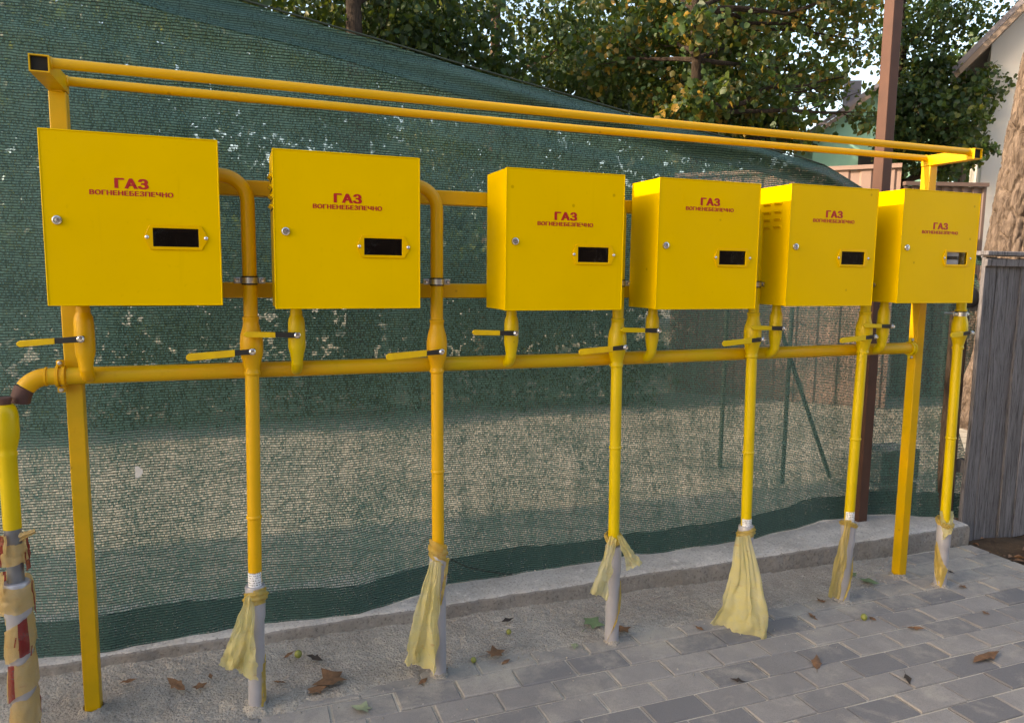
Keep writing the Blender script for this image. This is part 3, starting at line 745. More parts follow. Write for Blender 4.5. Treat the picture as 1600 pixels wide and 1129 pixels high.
BL = ['short pale yellow plastic rag tied to the leftmost riser sleeve', 'long narrow pale yellow plastic rag knotted on the second riser sleeve',
      'split pale yellow plastic rag with two loose ends on the third riser', 'widest pale yellow plastic bag hanging over the base of the fourth riser',
      'straight pale yellow plastic strip hanging left of the fifth riser sleeve', 'small pale yellow plastic wrap round the rightmost riser sleeve']
def sxy(i):
    xb, xt = RX[i]
    return (lambda z: lerp(xb, xt, min(1, max(z, 0)/1.14))), (lambda z: lerp(RYB[i], .115, min(1, max(z, 0)/1.1)))
rags = []
for i in range(6):
    fx, fy = sxy(i); z = PEND[i]-.06
    b = thing('plastic_rag', BL[i], 'plastic rag', (fx(z), fy(z), z), 'plastic rags tied on the risers'); rags.append((b, fx, fy))
P = lambda px, py, Y: at(px, py, Y)
# 1
b, fx, fy = rags[0]
knot(fx(.36), fy(.36), .362, .0300, .050, 1).build('knot', 'bag2', b, True)
flap(P(384, 932, .075), P(398, 925, .078), P(341, 1040, .03), P(398, 1064, .045), 2.2, .011, 2, .009, belly=.012).build('skirt', 'bag', b, True)
flap(P(386, 934, .085), P(396, 930, .082), P(346, 1030, .075), P(392, 1058, .075), 1.6, .009, 5).build('back_fold', 'bag', b, True)
strip(fx, fy, [(.9, .02), (1.1, .16)], .03, .0262, 4).build('tail', 'bag2', b, True)
# 2
b, fx, fy = rags[1]
knot(fx(.43), fy(.43), .430, .0270, .075, 3).build('knot', 'bag2', b, True)
flap(P(672, 876, .075), P(690, 878, .07), P(627, 1034, .05), P(684, 1051, .055), 3.2, .010, 7, .009, belly=.004).build('skirt', 'bag', b, True)
flap(P(676, 874, .088), P(688, 876, .085), P(634, 1022, .085), P(680, 1042, .085), 2, .008, 11).build('back_fold', 'bag', b, True)
flap(P(698, 870, .075), P(703, 872, .075), P(687, 944, .072), P(690, 946, .072), .6, .003, 2, .004, 6, 14).build('side_strip', 'bag2', b, True)
# 3
b, fx, fy = rags[2]
knot(fx(.40), fy(.40), .402, .0270, .022, 5).build('knot', 'bag2', b, True)
flap(P(953, 836, .08), P(964, 842, .075), P(921, 926, .055), P(948, 934, .06), 1.4, .007, 4, .006, belly=.004).build('left_flap', 'bag', b, True)
flap(P(964, 836, .08), P(972, 836, .08), P(983, 893, .05), P(1006, 880, .05), 1.2, .006, 9, .008, belly=-.004).build('right_flap', 'bag', b, True)
strip(fx, fy, [(1.1, .225), (.75, .15), (.0, .085), (-.9, .03)], lambda u: .018+.075*u*(1-.35*u), .0275, 6).build('lower_wrap', 'bag2', b, True)
# 4
b, fx, fy = rags[3]
knot(fx(.355), fy(.355), .352, .0300, .040, 7).build('knot', 'bag2', b, True)
zb = .02
flap(P(1150, 838, .075), P(1172, 836, .07), P(1116, 975, .062), P(1200, 1003, -.07), 2.6, .012, 3, .012, 36, 30, belly=.022).build('skirt', 'bag', b, True)
flap(P(1154, 840, .09), P(1168, 838, .085), P(1122, 970, .09), P(1185, 985, .02), 1.8, .01, 14).build('back_fold', 'bag', b, True)
# 5
b, fx, fy = rags[4]
knot(fx(.33), fy(.33), .332, .0302, .022, 9).build('knot', 'bag2', b, True)
flap(P(1320, 812, .07), P(1331, 812, .068), P(1291, 930, .055), P(1312, 936, .06), 1.3, .005, 6, .004, belly=.0).build('skirt', 'bag2', b, True)
strip(fx, fy, [(.75, .185), (.35, .11), (-.35, .03)], lambda u: .016+.045*u, .0275, 8).build('lower_wrap', 'bag2', b, True)
# 6
b, fx, fy = rags[5]
knot(fx(.29), fy(.29), .288, .0300, .026, 11).build('knot', 'bag2', b, True)
flap(P(1468, 798, .08), P(1490, 798, .078), P(1471, 842, .055), P(1486, 826, .05), 1.0, .005, 5, .008, belly=.006).build('flap', 'bag', b, True)
strip(fx, fy, [(-2.3, .195), (-1.7, .13), (-1.1, .075), (-.4, .035)], lambda u: .015+.085*u, .0275, 10).build('lower_wrap', 'bag2', b, True)

# ------------------------------------------------------------------ shade net
NB = [(-1.8, .50), (-.3, .485), (.03, .425), (.3, .46), (.47, .475), (.84, .425), (1.05, .50), (1.24, .575), (2.15, .60), (2.77, .60), (3.3, .70), (3.55, .72), (3.72, .66), (3.95, .53), (4.15, .47)]
NTOP = [(-1.8, 2.64), (0, 2.385), (.51, 2.285), (1.39, 2.145), (2.09, 2.04), (2.7, 1.965), (3.15, 1.90), (3.45, 1.80), (3.75, 1.68), (4.15, 1.42)]
NTY = [(-1.8, .60), (1, .62), (3.0, .66), (3.5, .72), (3.72, .70), (4.15, .50)]
def net_pt(x, z, zt, off=0.0):
    f = max(0, min(1, (z-.105)/(zt-.105)))
    yb, yt = pl(NB, x), pl(NTY, x)
    y = lerp(yb, yt, f) + .06*math.sin(math.pi*f)*.4
    y += .011*nz(x*2.2, z*1.4, 3)*(1-abs(2*f-1)**4) + .004*nz(x*9, z*2.5, 8)
    low = max(0, 1-f*4); y += low*(.014*nz(x*5, 1.0, 4) + .006*nz(x*16, z*3, 4))
    hi = max(0, (f-.70)/.30); d = (zt-z)
    y += hi*(.020*math.sin(d*34 + x*1.2 + 1.5*nz(x*1.5, 4)) + .010*math.sin(d*75+1+2*nz(x*2, 9)))
    if x > 3.75: y += (x-3.75)/.3*(.018*math.sin(x*60) + .01*nz(z*5, 2))
    return (x, y+off, z)
def net_sheet(nu, nv, zl, zh, off):
    m = MB(); U = []
    for j in range(nv+1):
        v = j/nv
        for i in range(nu+1):
            u = i/nu
            z_ = .1 + v*1.6
            xr = 4.055 + .035*math.sin(v*9+1) + .03*nz(v*4, 7)
            x = lerp(-1.8, xr, u); zt = pl(NTOP, x)
            z = lerp(zl(x, zt), zh(x, zt), v)
            m.v.append(net_pt(x, z, zt, off)); U.append((x, z))
    m.f = [(j*(nu+1)+i, j*(nu+1)+i+1, (j+1)*(nu+1)+i+1, (j+1)*(nu+1)+i) for j in range(nv) for i in range(nu)]
    m.mi = [0]*len(m.f); return m, U
def net_build(name, mt, parent, *a):
    m, U = net_sheet(*a); o = m.build(name, mt, parent, True, angle=180)
    uvl = o.data.uv_layers.new(name='UVMap')
    idx = np.empty(len(o.data.loops), dtype=np.int32); o.data.loops.foreach_get('vertex_index', idx)
    uvl.data.foreach_set('uv', np.array(U, dtype=np.float32)[idx].ravel()); return o
nt_ = thing('shade_net', 'green knitted shade net hung behind the yellow gas pipes', 'shade net', (1.2, .55, .1))
zb_ = lambda x: .108 + .006*nz(x*6, 2)
net_build('net_sheet', 'net', nt_, 300, 120, lambda x, t: zb_(x), lambda x, t: t, 0)
net_build('bottom_hem', 'nethem', nt_, 300, 12, lambda x, t: zb_(x)-.003, lambda x, t: zb_(x)+pl([(-1, .13), (.5, .11), (2, .10), (4, .13)], x)+.02*nz(x*3, 5), -.006)
net_build('top_hem', 'nethem', nt_, 300, 14, lambda x, t: t-.115-.02*nz(x*2, 1), lambda x, t: t, -.007)
ML = MB(); ML.tube([(x, pl(NTY, x)-.004, pl(NTOP, x)+.002) for x in np.linspace(-1.8, 3.5, 60)], .0035, 8); ML.build('edge_rope', 'bgstake', nt_, True)
sl_ = at(220, 731, .50)
MB().grid(lambda u, v: (sl_.x-.012+.024*u*(.4+.6*math.sin(math.pi*v)), pl(NB, sl_.x)+.01, sl_.z-.02+.04*v), 4, 5).build('white_scrap', 'white', nt_)
wr = tag(MB().tube([at(704, 873, .3), at(730, 885, .42), at(760, 892, .5), at(800, 897, .56)], .0028, 8).build('tie_cord', 'bgstake', None, True, origin=at(704, 873, .3)), 'thin dark cord running from the second riser knot to the net hem', 'cord')

po = tag(MB().box(3.462, 3.522, .622, .682, .09, 4.2).build('steel_pole', 'pole', None, bevel=.004, origin=(3.49, .65, .1)), 'tall brown square steel pole holding the net beside the fifth cabinet', 'pole')

# ------------------------------------------------------------------ plank fence on the right
pf = thing('plank_fence', 'weathered grey plank fence at the right edge of the paving', 'fence', (4.05, .45, 0))
x = 4.005; k = 0
while x < 6.6:
    wdt = random.uniform(.085, .125); y0 = .455 + random.uniform(-.006, .006); zt = 1.475 + random.uniform(-.008, .006)
    m = MB(); n = 14
    lean = random.uniform(-.004, .004)
    vs = []
    for j in range(n+1):
        z = lerp(-.03, zt, j/n); a = x + .003*nz(z*5, k*3.1) + lean*z; bq = x+wdt-.005 + .003*nz(z*5, k*3.1+9) + lean*z
        if k == 0: a += .03*max(0, .55-z) * -1
        yy = y0 + .004*nz(z*2, k)
        vs += [(a, yy, z), (bq, yy+.002, z), (bq, yy+.022, z), (a, yy+.022, z)]
    fs = [(j*4+q, j*4+(q+1) % 4, (j+1)*4+(q+1) % 4, (j+1)*4+q) for j in range(n) for q in range(4)] + [(3, 2, 1, 0), (n*4, n*4+1, n*4+2, n*4+3)]
    m.add(vs, fs).build('plank', 'wood', pf, bevel=.003); x += wdt; k += 1
MB().box(3.975, 6.65, .420, .530, 1.484, 1.506).build('cap_board', 'wood', pf, bevel=.004)
MB().box(3.995, 6.6, .436, .449, 1.430, 1.468).build('front_batten', 'wood', pf, bevel=.004)
for z in (.35, 1.2): MB().box(4.02, 6.6, .485, .53, z, z+.07).build('back_rail', 'wood', pf)
fp = tag(MB().box(3.93, 3.985, .50, .57, -.03, 1.20).build('fence_post', 'bark', None, bevel=.006, origin=(3.95, .53, 0)), 'dark rough post between the net edge and the grey plank fence', 'post')
bc = MB()
def bundle(u, v):
    a = 2*math.pi*u; h = v; r = .045*math.sin(math.pi*min(1, max(.02, v*.92+.06)))**.5*(1+.25*nz(math.sin(a)*2, math.cos(a)*2, v*4))
    return (3.985+r*math.sin(a), .505-r*.8*math.cos(a), 1.22+.11*v)
tag(bc.grid(bundle, 20, 10).build('black_bundle', 'black', None, True, origin=(3.985, .505, 1.22)), 'small black rubber bundle on top of the dark post beside the plank fence', 'bundle')

# ------------------------------------------------------------------ litter on the ground
def leaf_mesh(kind, seed):
    rr = random.Random(seed); m = MB()
    if kind == 'maple':
        rad = [.25, .62, .42, .85, .5, 1.0, .5, .85, .42, .62]; n = len(rad)
        ang = [-.5*math.pi + 2*math.pi*q/n for q in range(n)]
    else:
        n = 12; ang = [-.5*math.pi + 2*math.pi*q/n for q in range(n)]
        rad = [.95, .55, .42, .5, .38, .55, 1.0, .5, .4, .52, .4, .55]
    cu = rr.uniform(.12, .38)
    V = [(0, 0, .10)]
    for a, r_ in zip(ang, rad):
        r2 = r_*rr.uniform(.85, 1.12); x_, y_ = r2*math.cos(a), r2*math.sin(a)
        if kind != 'maple': x_ *= .75
        V.append((x_*.5, y_*.5, .06+cu*.3*abs(x_)+rr.uniform(-.05, .08))); 
    for a, r_ in zip(ang, rad):
        r2 = r_*rr.uniform(.9, 1.1); x_, y_ = r2*math.cos(a), r2*math.sin(a)
        if kind != 'maple': x_ *= .75
        V.append((x_, y_, max(0, cu*(abs(x_)**1.4)+rr.uniform(-.08, .18))))
    F = [(0, 1+i, 1+(i+1) % n) for i in range(n)] + [(1+i, 1+n+i, 1+n+(i+1) % n, 1+(i+1) % n) for i in range(n)]
    V += [(0, 0, .08), (.02, -1.35, .12), (-.02, -1.35, .14)]; b0 = 1+2*n; F.append((b0, b0+1, b0+2))
    m.add(V, F); return m
LV = [(200, 1064, .022, 'oak', 'dryleaf', 'small dry brown leaf at far left on the rough mortar bed'),
      (276, 1070, .040, 'oak', 'dryleaf', 'flat brown oak leaf on the mortar, left of the first riser'),
      (312, 1073, .022, 'maple', 'dryleaf', 'small crumpled brown leaf just left of the first riser'),
      (329, 1056, .016, 'oak', 'dryleaf', 'tiny brown leaf scrap nearest the first riser rag'),
      (452, 1022, .022, 'oak', 'dryleaf', 'curled brown leaf beside the yellow green nut'),
      (492, 1027, .028, 'oak', 'darkleaf', 'dark twisted leaf right of the yellow green nut'),
      (521, 1060, .060, 'maple', 'dryleaf', 'largest crumpled brown leaf between the first two risers'),
      (497, 1078, .034, 'maple', 'dryleaf', 'brown leaf at the mortar edge below the largest crumpled leaf'),
      (569, 1107, .036, 'maple', 'paleleaf', 'pale green maple leaf lying on the front pavers'),
      (436, 1065, .018, 'oak', 'dryleaf', 'small brown leaf just right of the first riser sleeve'),
      (661, 1064, .026, 'oak', 'dryleaf', 'brown leaf curled at the foot of the second riser'),
      (693, 1045, .018, 'maple', 'dryleaf', 'tiny brown leaf behind the foot of the second riser'),
      (772, 1021, .036, 'maple', 'dryleaf', 'spiky brown maple leaf midway between second and third risers'),
      (791, 1033, .020, 'oak', 'dryleaf', 'small brown leaf beside the spiky maple leaf'),
      (793, 968, .026, 'oak', 'darkleaf', 'blackened leaf on the slope of the mortar'),
      (924, 974, .044, 'maple', 'greenleaf', 'green maple leaf just left of the third riser'),
      (973, 985, .036, 'maple', 'dryleaf', 'brown leaf tucked behind the foot of the third riser'),
      (898, 1008, .030, 'oak', 'paleleaf', 'faded leaf on the mortar edge before the third riser'),
      (1093, 981, .020, 'oak', 'dryleaf', 'small reddish leaf left of the widest plastic bag'),
      (1270, 963, .022, 'oak', 'dryleaf', 'small brown leaf where mortar meets pavers, before the fifth riser'),
      (1363, 966, .022, 'oak', 'dryleaf', 'brown leaf touching the green nut on the pavers'),
      (1430, 981, .026, 'oak', 'dryleaf', 'tan curled leaf on the pavers below the right post'),
      (1276, 1035, .040, 'oak', 'dryleaf', 'long brown twig-like leaf on the middle pavers'),
      (1541, 1027, .060, 'oak', 'dryleaf', 'big tan oak leaf on the pavers at the right'),
      (1503, 916, .018, 'maple', 'dryleaf', 'tiny tan leaf right of the rightmost riser foot'),
      (1284, 938, .022, 'maple', 'dryleaf', 'brown leaf at the foot of the fifth riser strip'),
      (1330, 898, .034, 'maple', 'greenleaf', 'green leaf half hidden behind the fifth riser sleeve'),
      (1354, 908, .042, 'maple', 'greenleaf', 'green maple leaf just right of the fifth riser sleeve'),
      (1540, 957, .020, 'oak', 'dryleaf', 'small pale leaf on the right hand pavers above the big oak leaf'),
      (1486, 893, .018, 'oak', 'darkleaf', 'tiny black leaf behind the rightmost riser foot'),
      (1153, 1062, .022, 'oak', 'darkleaf', 'small black leaf on the pavers below the widest plastic bag'),
      (1418, 1060, .026, 'oak', 'darkleaf', 'thin dark leaf lying in a paver joint at lower right')]
for n, (px, py, sz, kind, mt, lab) in enumerate(LV):
    p = atz(px, py, .008); p.z = ground_z(p.x, p.y)
    p = atz(px, py, p.z+.004)
    o = leaf_mesh(kind, n+3).build('fallen_leaf', mt, None, True, angle=60); o.location = (p.x, p.y, p.z); s = sz*1.3
    o.scale = (s, s, s*.8); o.rotation_euler = (random.uniform(-.12, .12), random.uniform(-.12, .12), random.uniform(0, 6.28)); tag(o, lab, 'leaf', 'fallen leaves')
for px, py, r_, lab in ((466, 1023, .013, 'round yellow green nut on the mortar right of the first riser'), (1350, 965, .013, 'round green nut on the pavers before the right post'), (740, 1031, .010, 'pale brown nut near the foot of the second riser'), (795, 987, .010, 'mottled nut below the blackened leaf on the mortar')):
    p = atz(px, py, .012); zz = ground_z(p.x, p.y); p = atz(px, py, zz+.008)
    o = MB().lathe([(0, 0), (r_*.6, r_*.12), (r_*.95, r_*.6), (r_, r_), (r_*.9, r_*1.5), (r_*.5, r_*1.9), (r_*.2, r_*2.05), (0, r_*2.1)], (0, 0, 0), 'z', 12).build('nut', 'acorn', None, True); o.location = (p.x, p.y, zz); tag(o, lab, 'nut', 'fallen nuts')
# crumbs of mortar and leaf litter
m = MB()
for _ in range(900):
    x = random.uniform(-.4, 3.3); y = random.uniform(pl(EDGE, x)-.02, .40)
    if random.random() < .25: y = pl(EDGE, x)-random.random()**2*.35
    r_ = random.uniform(.0012, .0042); z = ground_z(x, y)+r_*.4
    m.add([(x+r_, y, z), (x-r_*.8, y+r_*.7, z), (x-r_*.5, y-r_*.8, z), (x, y, z+r_*1.1), (x, y, z-r_)], [(0, 1, 3), (1, 2, 3), (2, 0, 3), (1, 0, 4), (2, 1, 4), (0, 2, 4)])
o = m.build('mortar_crumbs', 'mortar'); o['kind'] = 'stuff'; o['label'] = 'small crumbs of mortar scattered along the mortar edge'; o['category'] = 'crumbs'
m = MB()
for _ in range(420):
    x = random.uniform(4.0, 6.2); y = random.uniform(-1.2, .43); z = -.004 + .03*nz(x*3, y*3); s = random.uniform(.012, .034); a = random.uniform(0, 6.28)
    ca, sa = math.cos(a)*s, math.sin(a)*s; t = random.uniform(.2, .9)*s
    m.add([(x-ca, y-sa, z+t*.3), (x-sa*.6, y+ca*.6, z+t), (x+ca, y+sa, z+t*.2), (x+sa*.6, y-ca*.6, z+t*.8)], [(0, 1, 2), (0, 2, 3)])
o = m.build('leaf_litter', 'dryleaf'); o['kind'] = 'stuff'; o['label'] = 'dry brown leaf litter on the earth below the plank fence'; o['category'] = 'leaf litter'

# ------------------------------------------------------------------ yard behind the net
def stake(x0, y0, z0, x1, y1, z1, r_, lab):
    tag(MB().tube([(x0, y0, z0), (x1, y1, z1)], r_, 10).build('garden_stake', 'bgstake', None, True, origin=(x0, y0, z0)), lab, 'stake', 'stakes behind the net')
a, b_ = at(1222, 755, 1.6), at(1238, 480, 1.6); stake(a.x, 1.6, max(0, a.z), b_.x, 1.6, b_.z, .014, 'upright stake behind the net below the fifth cabinet')
a, b_ = at(1300, 690, 1.7), at(1215, 500, 1.4); stake(a.x, 1.7, a.z-.25, b_.x, 1.4, b_.z, .014, 'slanting stake behind the net below the fifth cabinet')
a, b_ = at(1128, 660, 2.2), at(1136, 480, 2.2); stake(a.x, 2.2, -.03, b_.x, 2.2, b_.z, .016, 'upright stake behind the net below the fourth cabinet')
for n, (x, y, z, lab) in enumerate(((4.02, .98, 0, 'lower grey concrete block behind the net corner'), (4.05, 1.0, .195, 'upper grey concrete block behind the net corner'))):
    MBo = MB().box(x-.15, x+.15, y-.1, y+.1, z-.03 if n == 0 else z-.005, z+.18).build('concrete_block', 'block', None, bevel=.008, origin=(x, y, z)); tag(MBo, lab, 'block', 'blocks behind the net')

def sheet_wall(name, lab, p0, p1, h, mt, pitch, depth, cat='fence'):
    root = thing(name, lab, cat, (p0[0], p0[1], 0))
    d = Vector((p1[0]-p0[0], p1[1]-p0[1], 0)); L = d.length; d.normalize(); nrm = Vector((d.y, -d.x, 0))
    per = max(1, round(1.1/pitch)); npan = math.ceil(L/(pitch*per)); q = 0
    for k in range(npan):
        m = MB(); row = []
        for j in range(per+1):
            s0 = min(L, (k*per+j)*pitch)
            for ds, off in ((0, 0), (pitch*.42, 0), (pitch*.52, depth), (pitch*.90, depth)):
                if j == per and ds > 0: continue
                row.append(Vector((p0[0], p0[1], 0)) + d*min(L, s0+ds) + nrm*off)
        vs = [(v.x, v.y, -.03) for v in row]+[(v.x, v.y, h) for v in row]; n = len(row)
        m.add(vs, [(i, i+1, n+i+1, n+i) for i in range(n-1)]); m.build('sheet_panel', mt, root)
    c0 = Vector((p0[0], p0[1], 0)); 
    m = MB(); a = c0+nrm*.04; e = c0+d*L+nrm*.04; bb = c0-nrm*.02; e2 = c0+d*L-nrm*.02
    m.add([(v.x, v.y, zz) for zz in (h+.002, h+.045) for v in (a, e, e2, bb)], [(0, 1, 2, 3), (4, 7, 6, 5), (0, 4, 5, 1), (1, 5, 6, 2), (2, 6, 7, 3), (3, 7, 4, 0)]); m.build('cap_rail', mt, root)
    return root
A0 = at(1047, 500, 5.4); A1 = at(1392, 500, 3.7)
sheet_wall('sheet_metal_fence', 'sunlit pinkish brown sheet metal fence behind the net and pole', (A0.x, 5.4), (A1.x, 3.7), 2.50, 'rust_sheet', .22, -.02)
B0_ = at(1404, 400, 4.3); B1_ = at(1533, 400, 4.0)
sheet_wall('ribbed_metal_fence', 'dull brown ribbed metal fence left of the big pale trunk', (B0_.x, 4.3), (B1_.x, 4.0), 2.42, 'grey_sheet', .12, -.025)

# houses
def house(name, lab, corner, rot, wd, dp, hw, slope, wall, roofm='roofdark', over=.35):
    """gable house; its front-left corner stands at corner, the gable faces local -y"""
    h = thing(name, lab, 'house', (0, 0, 0)); xm = wd/2; hr = hw+slope*xm
    MB().prism([(0, -.05), (wd, -.05), (wd, hw), (xm, hr), (0, hw)], 0, dp).build('wall', wall, h)
    for s_ in (-1, 1):
        xe = 0 if s_ < 0 else wd; xo = xe+s_*over; zo = hw-slope*over
        rf = MB().prism([(xo, zo+.01), (xm, hr+.01), (xm, hr+.13), (xo, zo+.13)], -over, dp+over).build('roof', roofm, h)
        MB().prism([(xo, zo-.12), (xm, hr-.12), (xm, hr+.005), (xo, zo+.005)], -over+.005, -over+.04).build('verge_board', 'soffit', rf)
        for k in range(5):
            yy = lerp(-over+.06, -.06, k/5)
            MB().prism([(xo-.02*s_, zo-.030), (xm, hr-.030), (xm, hr+.002), (xo-.02*s_, zo+.002)], yy, yy+(over-.12)/5-.012).build('soffit_board', 'soffit', rf)
    h.location = (corner[0], corner[1], 0); h.rotation_euler = (0, 0, rot); return h
c1 = at(1272, 200, 13)
H1 = house('teal_house', 'teal rendered house gable beyond the linden leaves', c1, R(-28), 3.0, 2.0, c1.z-.1, .72, 'teal')
for nm, mt_, bxs in (('chimney', 'roofdark', (1.0, 1.35, .9, 1.25, c1.z, c1.z+1.35)), ('window', 'dark', (1.1, 1.9, -.03, .04, 3.2, 4.4))):
    o = MB().box(*bxs).build(nm, mt_, None); o.parent = H1
e0 = at(1492, 130, 7.2)
H2 = house('white_house', 'white house with steep grey eave at the upper right corner', e0 + Vector((.40, -.30, 0)), R(-50), 6.4, 5, e0.z+.62, 1.09, 'whitewall', over=.55)
for xx in (1.0, 2.8):
    wn = MB().box(xx, xx+.9, -.04, .03, 2.6, 3.8).build('window', 'roofdark', None); wn.parent = H2
    pn = MB().box(xx+.06, xx+.84, -.055, -.042, 2.66, 3.74).build('pane', 'glass', None); pn.parent = wn
# unseen house added on the left to shade the cabinets; white walls bounce light
H3 = thing('added_shading_house', 'unseen white house added left of the paving to shade the cabinets', 'house', (-9, -2, 0))
HZ = 1.75+.36*13.0
MB().prism([(-14, -.05), (-9, -.05), (-9, HZ-1.25), (-11.5, HZ-.14), (-14, HZ-1.25)], -1.2, 2.3).build('wall', 'whitewall', H3)
for s in (-1, 1):
    xe = -11.5+s*2.9; MB().prism([(xe, HZ-1.42), (-11.5, HZ-.13), (-11.5, HZ), (xe, HZ-1.29)], -1.4, 2.5).build('roof', 'roofdark', H3)
for y in (-.9, .8):
    wn = MB().box(-9.02, -8.95, y, y+1.1, 1.0, 2.4).build('window', 'white', H3); MB().box(-8.955, -8.935, y+.08, y+1.02, 1.08, 2.32).build('pane', 'glass', wn)

# unseen house added behind the camera to cut sky light on the fronts
H4 = thing('added_rear_house', 'long brown unseen house added behind the viewer to cut front light', 'house', (-3, -9, 0))
MB().box(-3, 15, -15, -9, -.05, 5.2).build('wall', 'grey_sheet', H4)
MB().add([(-3.5, -8.5, 5.2), (15.5, -8.5, 5.2), (15.5, -12, 7.4), (-3.5, -12, 7.4), (-3.5, -15.5, 5.2), (15.5, -15.5, 5.2)], [(0, 1, 2, 3), (3, 2, 5, 4), (0, 4, 5, 1), (0, 3, 4), (1, 5, 2)]).build('roof', 'roofdark', H4)
for k in range(6):
    wn = MB().box(-1.8+k*2.8, -.6+k*2.8, -9.03, -8.96, 1.3, 2.8).build('window', 'white', H4)
    MB().box(-1.7+k*2.8, -.7+k*2.8, -8.965, -8.945, 1.4, 2.7).build('pane', 'glass', wn)

# ------------------------------------------------------------------ trees
def leaves(clumps, size, seed, squash=.75):
    """clumps: (center, radius, count) -> vertices/faces of folded leaves"""
    g = np.random.default_rng(seed); allv = []; 
    for c, r_, n in clumps:
        d = g.normal(size=(n, 3)); d /= np.linalg.norm(d, axis=1)[:, None]; rad = r_*(g.random(n)**.45)
        sub = g.normal(size=(max(3, n//14), 3)); sub /= np.linalg.norm(sub, axis=1)[:, None]; sub *= r_*(g.random(len(sub))**.5)[:, None]
        k = g.integers(0, len(sub), n)
        p = np.where((g.random(n) < .75)[:, None], sub[k] + g.normal(size=(n, 3))*r_*.14, d*rad[:, None])
        p[:, 2] *= squash; p += np.array(c)
        ax = g.normal(size=(n, 3)); ax[:, 2] -= .9; ax /= np.linalg.norm(ax, axis=1)[:, None]
        sd = np.cross(ax, g.normal(size=(n, 3))); sd /= np.linalg.norm(sd, axis=1)[:, None]; nr = np.cross(ax, sd)
        s = size*(.42+.95*g.random(n)**1.4)[:, None]
        L = np.stack([p, p+ax*s*.30+sd*s*.42+nr*s*.10, p+ax*s*.72+sd*s*.34+nr*s*.12, p+ax*s*1.05, p+ax*s*.72-sd*s*.34+nr*s*.12, p+ax*s*.30-sd*s*.42+nr*s*.10], axis=1)
        allv.append(L.reshape(-1, 3))
    V = np.concatenate(allv); N = len(V)//6; b = np.arange(N)[:, None]*6
    F = np.concatenate([b+np.array([[0, 1, 2, 3]]), b+np.array([[0, 3, 4, 5]])], axis=0)
    return V, F
def leaf_obj(name, V, F, mt, parent):
    me = bpy.data.meshes.new(name); off = np.array(wloc(parent)); V = V-off
    me.vertices.add(len(V)); me.vertices.foreach_set('co', V.astype(np.float32).ravel())
    me.loops.add(F.size); me.loops.foreach_set('vertex_index', F.astype(np.int32).ravel())
    me.polygons.add(len(F)); me.polygons.foreach_set('loop_start', np.arange(0, F.size, 4, dtype=np.int32)); me.polygons.foreach_set('loop_total', np.full(len(F), 4, dtype=np.int32))
    me.update(calc_edges=True); me.materials.append(M[mt])
    o = bpy.data.objects.new(name, me); COL.objects.link(o); o.parent = parent; return o
def wiggle(a, b, n, amp, seed):
    a, b = Vector(a), Vector(b); out = []
    for i in range(n+1):
        t = i/n; p = a.lerp(b, t); s = math.sin(math.pi*t)
        p += Vector((nz(t*3, seed), nz(t*3, seed+7), .6*nz(t*3, seed+13)))*amp*s; out.append(p)
    return out
def tree(name, lab, base, top, r0, clumps, leafm_, size, seed, group=None, barkm='bark', twigs=True):
    t = thing(name, lab, 'tree', base, group); base, top = Vector(base), Vector(top)
    pts = wiggle(base-Vector((0, 0, .1)), top, 10, .18, seed); rad = [lerp(r0, r0*.35, (i/10)**.8)*(1.25 if i == 0 else 1) for i in range(11)]
    tr = MB().tube(pts, rad, 14).build('trunk', barkm, t, True)
    for q, (c, r_, n) in enumerate(clumps):
        c = Vector(c); k = min(range(2, 11), key=lambda i: abs(pts[i].z-(c.z-.5*r_-.12*(c.xy-pts[i].xy).length)))
        L = (c-pts[k]).length; br = wiggle(pts[k], c, 8, .10*L, seed+q*3)
        MB().tube(br, [lerp(min(rad[k]*.6, .03+.02*L), .008, i/8) for i in range(9)], 7).build('branch', barkm, tr, True)
        if twigs:
            g = random.Random(seed*31+q); m = MB()
            for _ in range(5):
                e = c+Vector((g.gauss(0, 1), g.gauss(0, 1), g.gauss(0, .7))).normalized()*r_*.9
                m.tube(wiggle(br[g.randint(4, 8)], e, 4, .12*r_, g.random()*50), [.012, .009, .007, .005, .003], 5)
            m.build('twigs', barkm, tr, True)
    V, F = leaves(clumps, size, seed); leaf_obj('crown', V, F, leafm_, t); return t
def cl(px, py, Y, r_, n): return (tuple(at(px, py, Y)), r_, n)

# far row of dark trees
tree('dark_tree', 'dark tree with thick black trunk rising above the net', (at(558, 300, 6.6).x, 6.6, 0), (at(556, -160, 6.6).x, 6.7, at(556, -160, 6.6).z), .19,
     [cl(380, 20, 8, 1.2, 2325), cl(470, 150, 7.5, 1.1, 2480), cl(600, 60, 8.2, 1.2, 2790), cl(660, -40, 8, 1.3, 2635), cl(520, -60, 8.5, 1.4, 2325), cl(720, 110, 8.6, 1.1, 2635), cl(600, 330, 8.6, 1.2, 2480), cl(440, 330, 8.2, 1.2, 2325), cl(700, 450, 8.8, 1.1, 2015)], 'leaf', .095, 21, 'trees beyond the net', 'bark_dark')
tree('dark_tree', 'leafy dark tree above the middle of the net', (4.6, 10, 0), (4.8, 10, 7.5), .16,
     [cl(820, 170, 9.5, 1.1, 2325), cl(900, 60, 9.5, 1.2, 2325), cl(960, 150, 9, 1.1, 2480), cl(760, -20, 10, 1.2, 1395), cl(930, -60, 10, 1.4, 2325), cl(860, 300, 10, 1.3, 2325), cl(980, 420, 10, 1.2, 2015), cl(840, 470, 10, 1.2, 1860), cl(700, 250, 10, 1.2, 1860)], 'leaf', .095, 22, 'trees beyond the net')
